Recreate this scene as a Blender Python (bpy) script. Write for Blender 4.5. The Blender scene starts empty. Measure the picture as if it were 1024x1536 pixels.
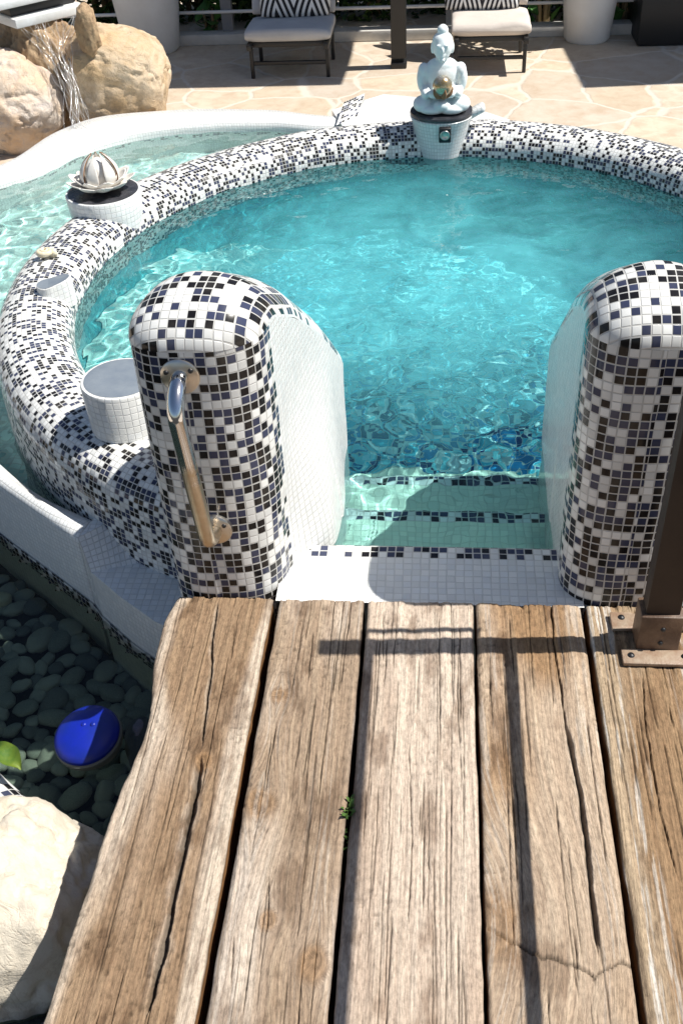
import bpy, bmesh, math, random
import numpy as np
from mathutils import Vector, Matrix
random.seed(7); RNG=np.random.default_rng(7)
S=bpy.context.scene
COL=S.collection
PI=math.pi
# ------------------------------------------------------------------ camera frame (solved from vanishing points)
F=1556.4; H=1.65
_d=np.array([110,1912,F]);_d=_d/np.linalg.norm(_d)
_p=np.array([157,-1276,F]);_p=_p/np.linalg.norm(_p)
_x=np.cross(_d,_p); RW=np.stack([_x,_p,-_d])
def at(u,v,z=0.0):
    r=RW@np.array([u-512,v-768,F]); t=(z-H)/r[2]; return np.array([r[0]*t,r[1]*t,z])
def atY(u,v,y):
    r=RW@np.array([u-512,v-768,F]); t=y/r[1]; return np.array([r[0]*t,y,H+r[2]*t])
# ------------------------------------------------------------------ numpy noise
def _h(ix,iy,iz,s):
    n=(ix.astype(np.int64)*374761393+iy.astype(np.int64)*668265263+iz.astype(np.int64)*2147483647+s*974634777)&0xffffffff
    n=((n^(n>>13))*1274126177)&0xffffffff
    n=((n^(n>>16))*2246822519)&0xffffffff
    return ((n^(n>>15))&0xffffff)/float(0xffffff)
def vn(x,y,z=0.0,s=0):
    x,y,z=np.broadcast_arrays(np.asarray(x,float),np.asarray(y,float),np.asarray(z,float))
    ix,iy,iz=np.floor(x),np.floor(y),np.floor(z)
    fx,fy,fz=x-ix,y-iy,z-iz
    fx,fy,fz=[f*f*f*(f*(f*6-15)+10) for f in(fx,fy,fz)]
    o=0
    for a in(0,1):
        for b in(0,1):
            for c in(0,1):
                w=(fx if a else 1-fx)*(fy if b else 1-fy)*(fz if c else 1-fz)
                o=o+w*_h(ix+a,iy+b,iz+c,s)
    return o*2-1
def fbm(x,y,z=0.0,o=4,s=0,g=.5):
    t=0;a=1;n=0
    for i in range(o):
        t=t+a*vn(np.asarray(x)*2**i,np.asarray(y)*2**i,np.asarray(z)*2**i,s+i*17);n+=a;a*=g
    return t/n
def sst(a,b,x):
    t=np.clip((x-a)/(b-a),0,1);return t*t*(3-2*t)
# ------------------------------------------------------------------ materials
class N:
    def __init__(s,name):
        s.m=bpy.data.materials.new(name);s.m.use_nodes=True;s.t=s.m.node_tree;s.t.nodes.clear()
        s.out=s.n('ShaderNodeOutputMaterial')
    def n(s,k,**kw):
        o=s.t.nodes.new(k)
        for a,b in kw.items():setattr(o,a,b)
        return o
    def put(s,inp,v):
        if hasattr(v,'is_output') or isinstance(v,bpy.types.NodeSocket): s.t.links.new(v,inp)
        elif v is not None:
            if isinstance(v,(tuple,list)) and len(v)==3 and inp.type=='RGBA': v=(*v,1)
            inp.default_value=v
    def ma(s,op,a,b=None,c=None):
        o=s.n('ShaderNodeMath',operation=op)
        for i,v in enumerate((a,b,c)):
            if v is not None:s.put(o.inputs[i],v)
        return o.outputs[0]
    def vm(s,op,a,b=None,sc=None):
        o=s.n('ShaderNodeVectorMath',operation=op);s.put(o.inputs[0],a)
        if b is not None:s.put(o.inputs[1],b)
        if sc is not None:s.put(o.inputs['Scale'],sc)
        return o.outputs[0]
    def mix(s,f,a,b,mode='MIX'):
        o=s.n('ShaderNodeMix',data_type='RGBA',blend_type=mode)
        s.put(o.inputs[0],f);s.put(o.inputs[6],a);s.put(o.inputs[7],b);return o.outputs[2]
    def ramp(s,f,stops,interp='LINEAR'):
        o=s.n('ShaderNodeValToRGB');r=o.color_ramp;r.interpolation=interp
        while len(r.elements)<len(stops):r.elements.new(.5)
        for e,(p,c) in zip(r.elements,stops):
            e.position=p;e.color=(*c,1) if not isinstance(c,(int,float)) else (c,c,c,1)
        s.put(o.inputs[0],f);return o.outputs[0]
    def noise(s,v,scale,det=4,rough=.5,dist=0):
        o=s.n('ShaderNodeTexNoise');s.put(o.inputs['Vector'],v);s.put(o.inputs['Scale'],scale)
        s.put(o.inputs['Detail'],det);s.put(o.inputs['Roughness'],rough);s.put(o.inputs['Distortion'],dist);return o.outputs[0]
    def co(s,k='Object'):
        return s.n('ShaderNodeTexCoord').outputs[k]
    def bump(s,h,st=.3,d=.002,nrm=None):
        o=s.n('ShaderNodeBump');s.put(o.inputs['Height'],h);o.inputs['Strength'].default_value=st;o.inputs['Distance'].default_value=d
        if nrm is not None:s.put(o.inputs['Normal'],nrm)
        return o.outputs[0]
    def pbr(s,col,rough=.6,normal=None,metal=0,coat=0,spec=.5,**kw):
        o=s.n('ShaderNodeBsdfPrincipled');s.put(o.inputs['Base Color'],col);s.put(o.inputs['Roughness'],rough)
        s.put(o.inputs['Metallic'],metal);s.put(o.inputs['Coat Weight'],coat);s.put(o.inputs['Specular IOR Level'],spec)
        if normal is not None:s.put(o.inputs['Normal'],normal)
        for k,v in kw.items():s.put(o.inputs[k],v)
        s.t.links.new(o.outputs[0],s.out.inputs[0]);return o

def mosaic(name,cols,tile=.0205,grout=(.62,.61,.58),gw=.07,rough=.16,seed=0.0,cluster=.35,dirt=.12,tilt=.35,vary=.28,spec=.32):
    """square tiles laid on the UV map; cols = [(threshold, colour), ...]"""
    b=N(name)
    uv=b.co('UV'); sc=b.vm('SCALE',uv,sc=1/tile)
    wt=b.n('ShaderNodeTexNoise');b.put(wt.inputs['Vector'],uv);wt.inputs['Scale'].default_value=8;wt.inputs['Detail'].default_value=2
    sc=b.vm('ADD',sc,b.vm('MULTIPLY',b.vm('SUBTRACT',wt.outputs[1],(.5,.5,.5)),(.30,.30,0)));sc=b.vm('MULTIPLY',sc,(1,1,0))
    cell=b.vm('FLOOR',sc); fr=b.vm('FRACTION',sc)
    wn=b.n('ShaderNodeTexWhiteNoise',noise_dimensions='3D');b.put(wn.inputs[0],b.vm('ADD',cell,(seed,seed*1.7,3.1)))
    w2=b.n('ShaderNodeTexWhiteNoise',noise_dimensions='3D');b.put(w2.inputs[0],b.vm('ADD',cell,(seed+31.3,7.7,9.1)))
    cl=b.noise(b.vm('SCALE',cell,sc=.9),.22,2)
    val=b.ma('ADD',wn.outputs[0],b.ma('MULTIPLY',b.ma('SUBTRACT',cl,.5),cluster))
    tc=b.ramp(val,cols,'CONSTANT')
    var=b.ma('MULTIPLY_ADD',w2.outputs[0],vary,1-vary*.57)
    hs=b.mix(1.0,tc,b.mix(1,var,(1,1,1),'MULTIPLY'),'MULTIPLY')
    sx=b.n('ShaderNodeSeparateXYZ');b.put(sx.inputs[0],fr)
    jx=b.n('ShaderNodeSeparateXYZ');b.put(jx.inputs[0],w2.outputs[1])
    dx=b.ma('ABSOLUTE',b.ma('SUBTRACT',sx.outputs[0],b.ma('MULTIPLY_ADD',jx.outputs[0],.05,.475)))
    dy=b.ma('ABSOLUTE',b.ma('SUBTRACT',sx.outputs[1],b.ma('MULTIPLY_ADD',jx.outputs[1],.05,.475)))
    dm=b.ma('MAXIMUM',dx,dy)
    mk=b.n('ShaderNodeMapRange',interpolation_type='SMOOTHSTEP');b.put(mk.inputs[0],dm)
    mk.inputs[1].default_value=.5-gw-.03;mk.inputs[2].default_value=.5-gw+.02
    g=mk.outputs[0]
    gn=b.noise(uv,40,4)
    gc=b.mix(b.ma('MULTIPLY',gn,.5),grout,tuple(c*.72 for c in grout))
    col=b.mix(g,hs,gc)
    dn=b.ramp(b.noise(uv,9,5,.6),[(.48,0.0),(.75,1.0)])
    col=b.mix(b.ma('MULTIPLY',dn,dirt),col,(.42,.38,.30))
    ro=b.ma('MULTIPLY_ADD',g,.55,b.ma('MULTIPLY_ADD',jx.outputs[2],.12,rough-.06))
    hx=b.ma('MULTIPLY',b.ma('SUBTRACT',sx.outputs[0],.5),b.ma('SUBTRACT',jx.outputs[0],.5))
    hy=b.ma('MULTIPLY',b.ma('SUBTRACT',sx.outputs[1],.5),b.ma('SUBTRACT',jx.outputs[1],.5))
    hh=b.ma('SUBTRACT',b.ma('MULTIPLY',b.ma('ADD',hx,hy),tilt),b.ma('MULTIPLY',g,.28))
    b.pbr(col,ro,b.bump(hh,.8,.004),spec=spec)
    return b.m
WH=(.80,.80,.77);BK=(.012,.011,.012);SL=(.046,.054,.100)
M={}
M['mos']=mosaic('black_white_mosaic',[(0,WH),(.335,SL),(.65,BK)],tile=.0202,seed=2.0,cluster=.6)
M['mosd']=mosaic('dome_mosaic',[(0,WH),(.50,SL),(.74,BK)],tile=.0202,seed=14.0,cluster=.6)
M['mosr']=mosaic('rim_mosaic',[(0,WH),(.50,SL),(.72,BK)],tile=.0160,gw=.08,seed=5.0)
M['moss']=mosaic('sparse_mosaic',[(0,WH),(.62,SL),(.8,BK)],seed=8.0)
M['white']=mosaic('white_mosaic',[(0,WH),(.6,(.77,.78,.77))],tile=.0205,grout=(.70,.70,.68),gw=.05,seed=3.0,tilt=.2,dirt=.08,vary=.12)
M['stepm']=mosaic('water_tinted_step_mosaic',[(0,(.76,.84,.70)),(.6,(.70,.80,.67))],tile=.0205,grout=(.64,.74,.62),gw=.05,seed=3.0,tilt=.2,dirt=.08,vary=.12)  # green light through the water put into the colour of white steps
M['whitesm']=mosaic('fine_white_mosaic',[(0,(.80,.80,.78)),(.6,(.76,.77,.76))],tile=.0165,grout=(.62,.62,.60),seed=4.0,tilt=.06,dirt=.05,vary=.10)
M['nose']=mosaic('nosing_mosaic',[(0,WH),(.34,SL),(.64,BK)],seed=11.0)
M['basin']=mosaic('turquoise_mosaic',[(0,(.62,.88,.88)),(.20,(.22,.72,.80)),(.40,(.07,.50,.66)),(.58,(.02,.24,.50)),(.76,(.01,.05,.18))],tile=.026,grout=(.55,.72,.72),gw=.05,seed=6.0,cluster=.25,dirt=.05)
M['basinlight']=mosaic('hazy_turquoise_mosaic',[(0,(.42,.84,.92)),(.45,(.26,.76,.88)),(.80,(.16,.66,.82))],tile=.026,grout=(.40,.74,.74),gw=.05,seed=6.0,cluster=.25,dirt=.05)  # lighter copy of the floor mosaic, with the lit hazy water painted in
M['basinteal']=mosaic('deep_teal_mosaic',[(0,(.10,.52,.58)),(.5,(.06,.44,.52)),(.85,(.03,.32,.44))],tile=.0215,grout=(.12,.44,.48),seed=7.5,dirt=.05)
M['palefloor']=mosaic('pale_sandy_mosaic',[(0,(.76,.84,.80)),(.5,(.66,.80,.76)),(.88,(.46,.66,.66))],tile=.0215,grout=(.7,.74,.70),seed=7.9,dirt=.2)
M['basinw']=mosaic('pale_aqua_mosaic',[(0,(.62,.76,.68)),(.5,(.46,.72,.66)),(.85,(.20,.56,.56))],tile=.0215,grout=(.62,.70,.68),seed=7.0,dirt=.15)
def simple(name,col,rough=.5,nz=0,nscale=20,col2=None,bump=0,metal=0,bscale=None,coat=0,**kw):
    b=N(name);o=b.co('Object');c=col
    if col2 is not None: c=b.mix(b.ramp(b.noise(o,nscale,6,.6),[(.35,0.0),(.68,1.0)]),col,col2)
    nr=b.bump(b.noise(o,bscale or nscale*4,6,.6),bump,.01) if bump else None
    b.pbr(c,rough,nr,metal,coat,**kw);return b.m
M['steel']=simple('weathered_bronze_steel',(.30,.22,.14),.34,col2=(.50,.48,.45),nscale=14,bump=.08,metal=1)
def bar_mat():
    b=N('stained_stainless_bar');o=b.co('Object')
    z=b.n('ShaderNodeSeparateXYZ');b.put(z.inputs[0],o)
    f=b.ma('ADD',b.ma('MULTIPLY',b.ma('SUBTRACT',.47,z.outputs[2]),9.0),b.ma('MULTIPLY',b.ma('SUBTRACT',b.noise(o,25,5,.7),.5),2.4))
    f=b.ramp(f,[(.1,0.0),(.7,1.0)])
    col=b.mix(f,(.72,.73,.75),b.mix(b.noise(o,60,6,.7),(.46,.33,.19),(.66,.60,.50)))
    b.pbr(col,b.ma('MULTIPLY_ADD',f,.27,.09),b.bump(b.noise(o,90,4),.05,.003),1.0);return b.m
M['bar']=bar_mat()
M['flange']=simple('dull_stainless',(.62,.55,.46),.3,col2=(.66,.65,.63),nscale=30,metal=1,bump=.05)
M['post']=simple('dark_brown_metal',(.020,.012,.009),.6,col2=(.030,.018,.013),nscale=9,bump=.06,bscale=120)
M['shoe']=simple('rusty_brown_steel',(.085,.048,.030),.48,col2=(.19,.12,.075),nscale=22,bump=.15)
M['plate']=simple('worn_base_plate',(.27,.17,.11),.45,col2=(.38,.30,.22),nscale=30,bump=.2)
M['dark']=simple('black_metal',(.012,.012,.013),.45)
M['darkstone']=simple('dark_slate_top',(.022,.022,.026),.25,col2=(.07,.07,.08),nscale=18,bump=.1)
M['slatewet']=simple('wet_dark_slate',(.045,.062,.085),.18,col2=(.07,.09,.11),nscale=14,bump=.1)
M['grey']=simple('blue_grey_slate',(.16,.19,.23),.35,col2=(.22,.25,.28),nscale=14,bump=.1)
M['statue']=simple('pale_blue_plaster',(.72,.80,.81),.5,col2=(.82,.85,.84),nscale=16,bump=.15)
M['petal']=simple('weathered_cream_petals',(.74,.72,.68),.5,col2=(.62,.58,.52),nscale=24,bump=.1)
M['rustin']=simple('rusty_petal_edges',(.26,.13,.06),.7)
M['lampcore']=simple('frosted_glass',(.80,.78,.74),.25)
M['bronze']=simple('gold_crackle_globe',(.42,.29,.13),.22,col2=(.75,.70,.60),nscale=25,metal=.8)
M['cush']=simple('cream_canvas',(.60,.54,.48),.9,col2=(.53,.47,.42),nscale=6,bump=.25,bscale=18)
M['cushg']=simple('grey_canvas',(.50,.50,.50),.9,col2=(.42,.42,.43),nscale=6,bump=.3,bscale=18)
M['pot']=simple('white_resin_pot',(.74,.74,.73),.5,col2=(.66,.65,.63),nscale=5)
M['rail']=simple('white_painted_rail',(.75,.75,.74),.4)
M['fpost']=simple('grey_painted_post',(.22,.23,.25),.5)
M['kerb']=simple('pale_kerb_stone',(.62,.60,.56),.7,col2=(.5,.48,.44),nscale=8,bump=.2)
M['canopy']=simple('dark_parasol_cloth',(.05,.05,.06),.9)
M['soil']=simple('dark_soil',(.02,.016,.012),.95,bump=.5)
M['blue']=simple('blue_plastic',(.004,.020,.22),.42,col2=(.004,.016,.36),nscale=12)
M['bluerim']=simple('scuffed_grey_plastic',(.12,.13,.12),.5)
M['shell']=simple('sea_shell',(.70,.58,.36),.45,col2=(.80,.74,.60),nscale=60)
M['scup']=simple('white_limestone_slab',(.70,.72,.73),.6,col2=(.60,.60,.58),nscale=10,bump=.15)
M['underdark']=simple('dark_moat_gravel',(.030,.034,.030),.8,col2=(.055,.06,.052),nscale=30,bump=.6)
def stone(name,a,b_,c,sc=3.0,vein=(.30,.20,.12),bs=1.0):
    b=N(name);o=b.co('Object')
    f=b.ramp(b.noise(o,sc,6,.62,.6),[(.36,0.0),(.62,1.0)])
    col=b.mix(f,a,b_)
    col=b.mix(b.ma('MULTIPLY',b.ramp(b.noise(b.vm('ADD',o,(3,1,7)),sc*2.3,7,.7,.8),[(.52,0.0),(.68,1.0)]),.75),col,c)
    v=b.ramp(b.ma('ABSOLUTE',b.ma('SUBTRACT',b.noise(b.vm('ADD',o,(9,4,2)),sc*1.4,5,.6,1.2),.5)),[(0.0,1.0),(.018,0.0)])
    col=b.mix(b.ma('MULTIPLY',v,.22),col,vein)
    h=b.ma('ADD',b.ma('ADD',b.noise(o,sc*12,8,.65),b.ma('MULTIPLY',b.noise(o,sc*2.6,4,.6,1.0),1.6)),b.ma('SUBTRACT',b.ma('MULTIPLY',b.noise(o,sc*45,5,.7),.35),b.ma('MULTIPLY',v,.5)))
    b.pbr(col,.78,b.bump(h,.42*bs,.025));return b.m
M['rock1']=stone('ochre_boulder',(.60,.49,.36),(.52,.36,.20),(.33,.24,.14),4.2)
M['rock2']=stone('pink_white_boulder',(.66,.58,.50),(.60,.44,.30),(.50,.44,.42),5.0)
M['rock3']=stone('wet_brown_rock',(.34,.22,.12),(.46,.33,.20),(.16,.10,.06),7.0)
M['rock4']=stone('pale_limestone_boulder',(.66,.60,.49),(.60,.53,.43),(.46,.38,.28),6.0,bs=.7)
M['rock5']=stone('slate_grey_rock',(.14,.14,.17),(.18,.17,.20),(.1,.1,.12),7.0)
PEB=[stone('pebble_stone',(.26,.28,.26),(.36,.36,.33),(.17,.19,.18),14,bs=.5),
     stone('dark_pebble_stone',(.16,.17,.17),(.22,.23,.22),(.10,.11,.11),14,bs=.5),
     stone('light_pebble_stone',(.46,.46,.41),(.38,.38,.35),(.50,.46,.39),14,bs=.5)]
M['pebpale']=simple('pale_quartz',(.62,.58,.44),.5,col2=(.5,.47,.36),nscale=30)
def flag():
    b=N('flagstone_paving');o=b.co('Object')
    wob=b.n('ShaderNodeTexNoise');b.put(wob.inputs['Vector'],o);wob.inputs['Scale'].default_value=3.2;wob.inputs['Detail'].default_value=3
    p=b.vm('ADD',o,b.vm('SCALE',b.vm('SUBTRACT',wob.outputs[1],(.5,.5,.5)),sc=.16))
    p=b.vm('MULTIPLY',p,(1,1,0))
    vd=b.n('ShaderNodeTexVoronoi',feature='DISTANCE_TO_EDGE');b.put(vd.inputs['Vector'],p);vd.inputs['Scale'].default_value=2.1
    vc=b.n('ShaderNodeTexVoronoi',feature='F1');b.put(vc.inputs['Vector'],p);vc.inputs['Scale'].default_value=2.1
    sp=b.n('ShaderNodeSeparateXYZ');b.put(sp.inputs[0],vc.outputs['Color'])
    c=b.ramp(sp.outputs[0],[(0,(.54,.45,.335)),(.3,(.62,.52,.40)),(.55,(.50,.43,.35)),(.8,(.63,.52,.375)),(1,(.60,.53,.45))])
    n=b.noise(o,11,7,.65,.4)
    c=b.mix(b.ma('MULTIPLY',b.ramp(n,[(.4,0.0),(.66,1.0)]),.65),c,(.44,.32,.22))
    c=b.mix(b.ma('MULTIPLY',b.ramp(b.noise(b.vm('ADD',o,(5,5,0)),3,5,.6),[(.5,0.0),(.7,1.0)]),.4),c,(.66,.58,.50))
    g=b.ramp(vd.outputs[0],[(.012,1.0),(.034,0.0)])
    c=b.mix(g,c,b.mix(b.noise(o,60,3),(.56,.49,.41),(.66,.59,.50)))
    h=b.ma('SUBTRACT',b.ma('ADD',b.ma('MULTIPLY',n,.5),b.ma('MULTIPLY',b.noise(o,80,6,.7),.2)),b.ma('MULTIPLY',g,.5))
    b.pbr(c,.75,b.bump(h,.45,.012));return b.m
M['flag']=flag()
def wood(name):
    b=N(name)
    a=b.n('ShaderNodeAttribute',attribute_name='wood');o=b.n('ShaderNodeAttribute',attribute_name='grain').outputs[1]
    fine=b.noise(b.vm('MULTIPLY',o,(1100,55,400)),1,5,.7)
    mid=b.noise(b.vm('MULTIPLY',o,(330,16,150)),1,6,.72,.6)
    spk=b.noise(b.vm('MULTIPLY',o,(130,60,100)),1,6,.75)
    c=b.mix(1,a.outputs[0],b.ramp(fine,[(.32,.70),(.66,1.22)]),'MULTIPLY')
    c=b.mix(1,c,b.ramp(mid,[(.30,.80),(.55,1.06)]),'MULTIPLY');c=b.mix(1,c,b.ramp(spk,[(.36,.74),(.56,1.12)]),'MULTIPLY')
    h=b.ma('ADD',b.ma('MULTIPLY',fine,.4),mid)
    h=b.ma('ADD',h,b.ma('MULTIPLY',spk,.9));b.pbr(c,.85,b.bump(h,.75,.003),spec=.2);return b.m
M['wood']=wood('weathered_sleeper_wood')
def water(name,tint,ior=1.333,haze=None):
    b=N(name)
    r=b.n('ShaderNodeBsdfRefraction');r.inputs['IOR'].default_value=ior;r.inputs['Roughness'].default_value=0;r.inputs['Color'].default_value=(*tint,1)
    g=b.n('ShaderNodeBsdfGlossy');g.inputs['Roughness'].default_value=0.02
    fr=b.n('ShaderNodeFresnel');fr.inputs['IOR'].default_value=ior
    body=r.outputs[0]
    if haze:  # milky haze put into the colour, standing for light scattered in bubbly water
        c,rad,amt,colr=haze;o=b.co('Object')
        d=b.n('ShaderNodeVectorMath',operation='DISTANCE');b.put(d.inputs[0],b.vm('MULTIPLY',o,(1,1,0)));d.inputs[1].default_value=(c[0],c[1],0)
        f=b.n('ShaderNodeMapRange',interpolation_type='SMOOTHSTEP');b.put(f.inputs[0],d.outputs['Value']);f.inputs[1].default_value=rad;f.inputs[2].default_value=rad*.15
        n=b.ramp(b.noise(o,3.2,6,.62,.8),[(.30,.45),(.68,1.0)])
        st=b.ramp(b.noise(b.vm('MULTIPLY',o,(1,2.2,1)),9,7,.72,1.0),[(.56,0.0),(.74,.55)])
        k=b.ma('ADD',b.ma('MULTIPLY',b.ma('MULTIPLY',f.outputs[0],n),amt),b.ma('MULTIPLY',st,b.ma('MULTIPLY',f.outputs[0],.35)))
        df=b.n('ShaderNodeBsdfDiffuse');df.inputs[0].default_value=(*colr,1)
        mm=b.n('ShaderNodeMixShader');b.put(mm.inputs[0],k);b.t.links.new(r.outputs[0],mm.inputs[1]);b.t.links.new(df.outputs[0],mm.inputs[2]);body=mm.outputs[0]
    m=b.n('ShaderNodeMixShader');b.put(m.inputs[0],fr.outputs[0]);b.t.links.new(body,m.inputs[1]);b.t.links.new(g.outputs[0],m.inputs[2])
    b.t.links.new(m.outputs[0],b.out.inputs[0]);return b.m
M['water']=water('clear_turquoise_water',(.72,.97,.985),haze=((-.05,3.50),1.36,.42,(.20,.84,.90)))
M['water2']=water('pale_green_water',(.80,.985,.965),haze=((-1.6,5.0),1.6,.14,(.70,.92,.90)))
M['moatw']=water('dim_green_water',(.62,.73,.67))
def leafm(name,a,b_):
    b=N(name);oi=b.n('ShaderNodeNewGeometry')
    c=b.mix(oi.outputs['Random Per Island'],a,b_)
    b.pbr(c,.5);return b.m
M['leaf']=leafm('hedge_leaves',(.018,.045,.010),(.05,.10,.02))
M['leafb']=leafm('broad_leaves',(.05,.16,.03),(.09,.22,.05))
M['leafy']=simple('yellow_green_leaf',(.05,.12,.010),.6,col2=(.15,.20,.015),nscale=22,bump=.2)
M['weed']=leafm('weed_leaves',(.06,.13,.02),(.12,.20,.05))
M['stalk']=simple('tan_stalk',(.30,.22,.12),.7)
M['falls']=None
def falls():
    b=N('falling_water')
    g=b.n('ShaderNodeBsdfGlass');g.inputs['IOR'].default_value=1.2;g.inputs['Roughness'].default_value=.08
    d=b.n('ShaderNodeBsdfDiffuse');d.inputs[0].default_value=(.85,.86,.86,1)
    t=b.n('ShaderNodeBsdfTransparent');m=b.n('ShaderNodeMixShader');m.inputs[0].default_value=.13
    b.t.links.new(t.outputs[0],m.inputs[1]);b.t.links.new(d.outputs[0],m.inputs[2])
    m2=b.n('ShaderNodeMixShader');m2.inputs[0].default_value=.10
    gl=b.n('ShaderNodeBsdfGlossy');gl.inputs['Roughness'].default_value=.12
    b.t.links.new(m.outputs[0],m2.inputs[1]);b.t.links.new(gl.outputs[0],m2.inputs[2]);b.t.links.new(m2.outputs[0],b.out.inputs[0]);return b.m
M['falls']=falls()
def stripes(name,ang):
    b=N(name);uv=b.co('UV')
    s=b.n('ShaderNodeSeparateXYZ');b.put(s.inputs[0],uv)
    # black and white chevron bands
    tri=b.ma('ABSOLUTE',b.ma('SUBTRACT',b.ma('FRACT',b.ma('MULTIPLY',s.outputs[0],2.0)),.5))
    w=b.ma('FRACT',b.ma('ADD',b.ma('MULTIPLY',s.outputs[1],4.0),b.ma('MULTIPLY',tri,ang)))
    c=b.mix(b.ma('GREATER_THAN',w,.5),(.02,.02,.025),(.75,.75,.74))
    b.pbr(c,.9);return b.m
M['strA']=stripes('diagonal_striped_fabric',6.0)
M['strB']=stripes('chevron_striped_fabric',8.0)
# ------------------------------------------------------------------ object helpers
def tag(o,label=None,cat=None,group=None,kind=None):
    if label:o['label']=label
    if cat:o['category']=cat
    if group:o['group']=group
    if kind:o['kind']=kind
    return o
def link(o,parent=None):
    COL.objects.link(o)
    if parent is not None:o.parent=parent
    return o
def empty(name,loc,label=None,cat=None,group=None,rz=0):
    o=bpy.data.objects.new(name,None);o.location=[float(c) for c in loc];o.rotation_euler=(0,0,rz);o.empty_display_size=.1
    link(o);return tag(o,label,cat,group)
def mesh(name,V,Fs,mats,parent=None,uv=None,mi=None,smooth=True,at_world=True,attr=None,gc=None):
    me=bpy.data.meshes.new(name)
    V=np.asarray(V,float)
    me.from_pydata([tuple(v) for v in V],[],[tuple(int(i) for i in f) for f in Fs])
    for m in (mats if isinstance(mats,list) else [mats]):me.materials.append(m)
    if uv is not None:
        l=me.uv_layers.new(name='UVMap')
        vi=np.zeros(len(me.loops),int);me.loops.foreach_get('vertex_index',vi)
        l.data.foreach_set('uv',np.asarray(uv,float)[vi].ravel())
    if mi is not None:me.polygons.foreach_set('material_index',np.asarray(mi,int))
    me.polygons.foreach_set('use_smooth',[smooth]*len(me.polygons))
    if attr is not None:
        a=me.color_attributes.new('wood','FLOAT_COLOR','POINT')
        a.data.foreach_set('color',np.concatenate([attr,np.ones((len(attr),1))],1).ravel())
    if gc is not None:
        a=me.attributes.new('grain','FLOAT_VECTOR','POINT');a.data.foreach_set('vector',np.ascontiguousarray(gc,dtype=np.float32).ravel())
    me.update()
    o=bpy.data.objects.new(name,me);link(o,parent);return o
def rebase(o,loc):
    """move a mesh's origin to loc (its base) without moving its geometry"""
    l=Vector([float(c) for c in loc]);o.data.transform(Matrix.Translation(-l));o.location=l;return o
def gridF(m,n,closed_u=False,closed_v=False,off=0,flip=False):
    f=[]
    for i in range(m if closed_u else m-1):
        for j in range(n if closed_v else n-1):
            a=i*n+j;b=((i+1)%m)*n+j;c=((i+1)%m)*n+(j+1)%n;d=i*n+(j+1)%n
            f.append((off+a,off+d,off+c,off+b) if flip else (off+a,off+b,off+c,off+d))
    return f
class MB:
    """collects shapes into one mesh"""
    def __init__(s):s.V=[];s.F=[];s.U=[]
    def add(s,V,Fs,U=None):
        o=len(s.V);s.V+= [tuple(v) for v in V];s.F+=[tuple(i+o for i in f) for f in Fs]
        s.U+=[tuple(u) for u in U] if U is not None else [(v[0]+v[1]*.3,v[2]+v[1]) for v in V]
    def grid(s,P,U=None,**k):
        m,n=P.shape[:2];s.add(P.reshape(-1,3),gridF(m,n,**k),None if U is None else U.reshape(-1,2))
    def box(s,c,sz,bev=.004,rot=None,seg=2):
        bm=bmesh.new();bmesh.ops.create_cube(bm,size=1)
        for v in bm.verts:v.co=Vector((v.co.x*sz[0],v.co.y*sz[1],v.co.z*sz[2]))
        if bev>0:bmesh.ops.bevel(bm,geom=bm.edges[:],offset=bev,segments=seg,affect='EDGES',profile=.5)
        R=rot if rot is not None else Matrix.Identity(3)
        bm.verts.index_update()
        V=[tuple(R@v.co+Vector([float(q) for q in c])) for v in bm.verts];Fs=[[v.index for v in f.verts] for f in bm.faces];bm.free()
        s.add(V,Fs)
    def tube(s,path,r,n=12,cap=True,ru=None):
        P=[Vector([float(c) for c in p]) for p in path];m=len(P);A=[]
        rr=[r]*m if not hasattr(r,'__len__') else r
        up=Vector((0,0,1));prev=None
        for i in range(m):
            t=(P[min(i+1,m-1)]-P[max(i-1,0)]).normalized()
            if prev is None:
                a=t.cross(up)
                if a.length<1e-3:a=t.cross(Vector((1,0,0)))
                a.normalize()
            else:
                a=(prev-t*prev.dot(t)).normalized()
            prev=a;b=t.cross(a)
            A.append([P[i]+(a*math.cos(q)+b*math.sin(q))*rr[i] for q in [2*PI*k/n for k in range(n)]])
        V=[v for ring in A for v in ring];Fs=gridF(m,n,closed_v=True)
        if cap:Fs+= [tuple(range(n))[::-1],tuple(range((m-1)*n,m*n))]
        s.add(V,Fs)
    def lathe(s,prof,c=(0,0,0),n=48,M3=None,u0=1.0):
        A=[];U=[];L=0
        for i,(r,z) in enumerate(prof):
            if i:L+=math.hypot(r-prof[i-1][0],z-prof[i-1][1])
            for k in range(n+1):
                q=2*PI*k/n;v=Vector((r*math.cos(q),r*math.sin(q),z))
                if M3 is not None:v=M3@v
                A.append((v.x+c[0],v.y+c[1],v.z+c[2]));U.append((q*u0*max(p[0] for p in prof),L))
        s.add(A,gridF(len(prof),n+1,flip=True),U)
    def ell(s,c,r,R3=None,nu=24,nv=14):
        A=[]
        for i in range(nv+1):
            th=PI*i/nv
            for k in range(nu):
                q=2*PI*k/nu;v=Vector((r[0]*math.sin(th)*math.cos(q),r[1]*math.sin(th)*math.sin(q),r[2]*math.cos(th)))
                if R3 is not None:v=R3@v
                A.append((v.x+c[0],v.y+c[1],v.z+c[2]))
        s.add(A,gridF(nv+1,nu,closed_v=True))
    def build(s,name,mat,parent=None,smooth=True,uv=True,angle=None):
        o=mesh(name,s.V,s.F,mat,parent,uv=np.array(s.U) if uv else None,smooth=smooth)
        bm=bmesh.new();bm.from_mesh(o.data);bmesh.ops.remove_doubles(bm,verts=bm.verts[:],dist=1e-6);bmesh.ops.recalc_face_normals(bm,faces=bm.faces[:])
        bm.to_mesh(o.data);bm.free()
        if angle:
            o.data.set_sharp_from_angle(angle=math.radians(angle))
        return o
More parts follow.
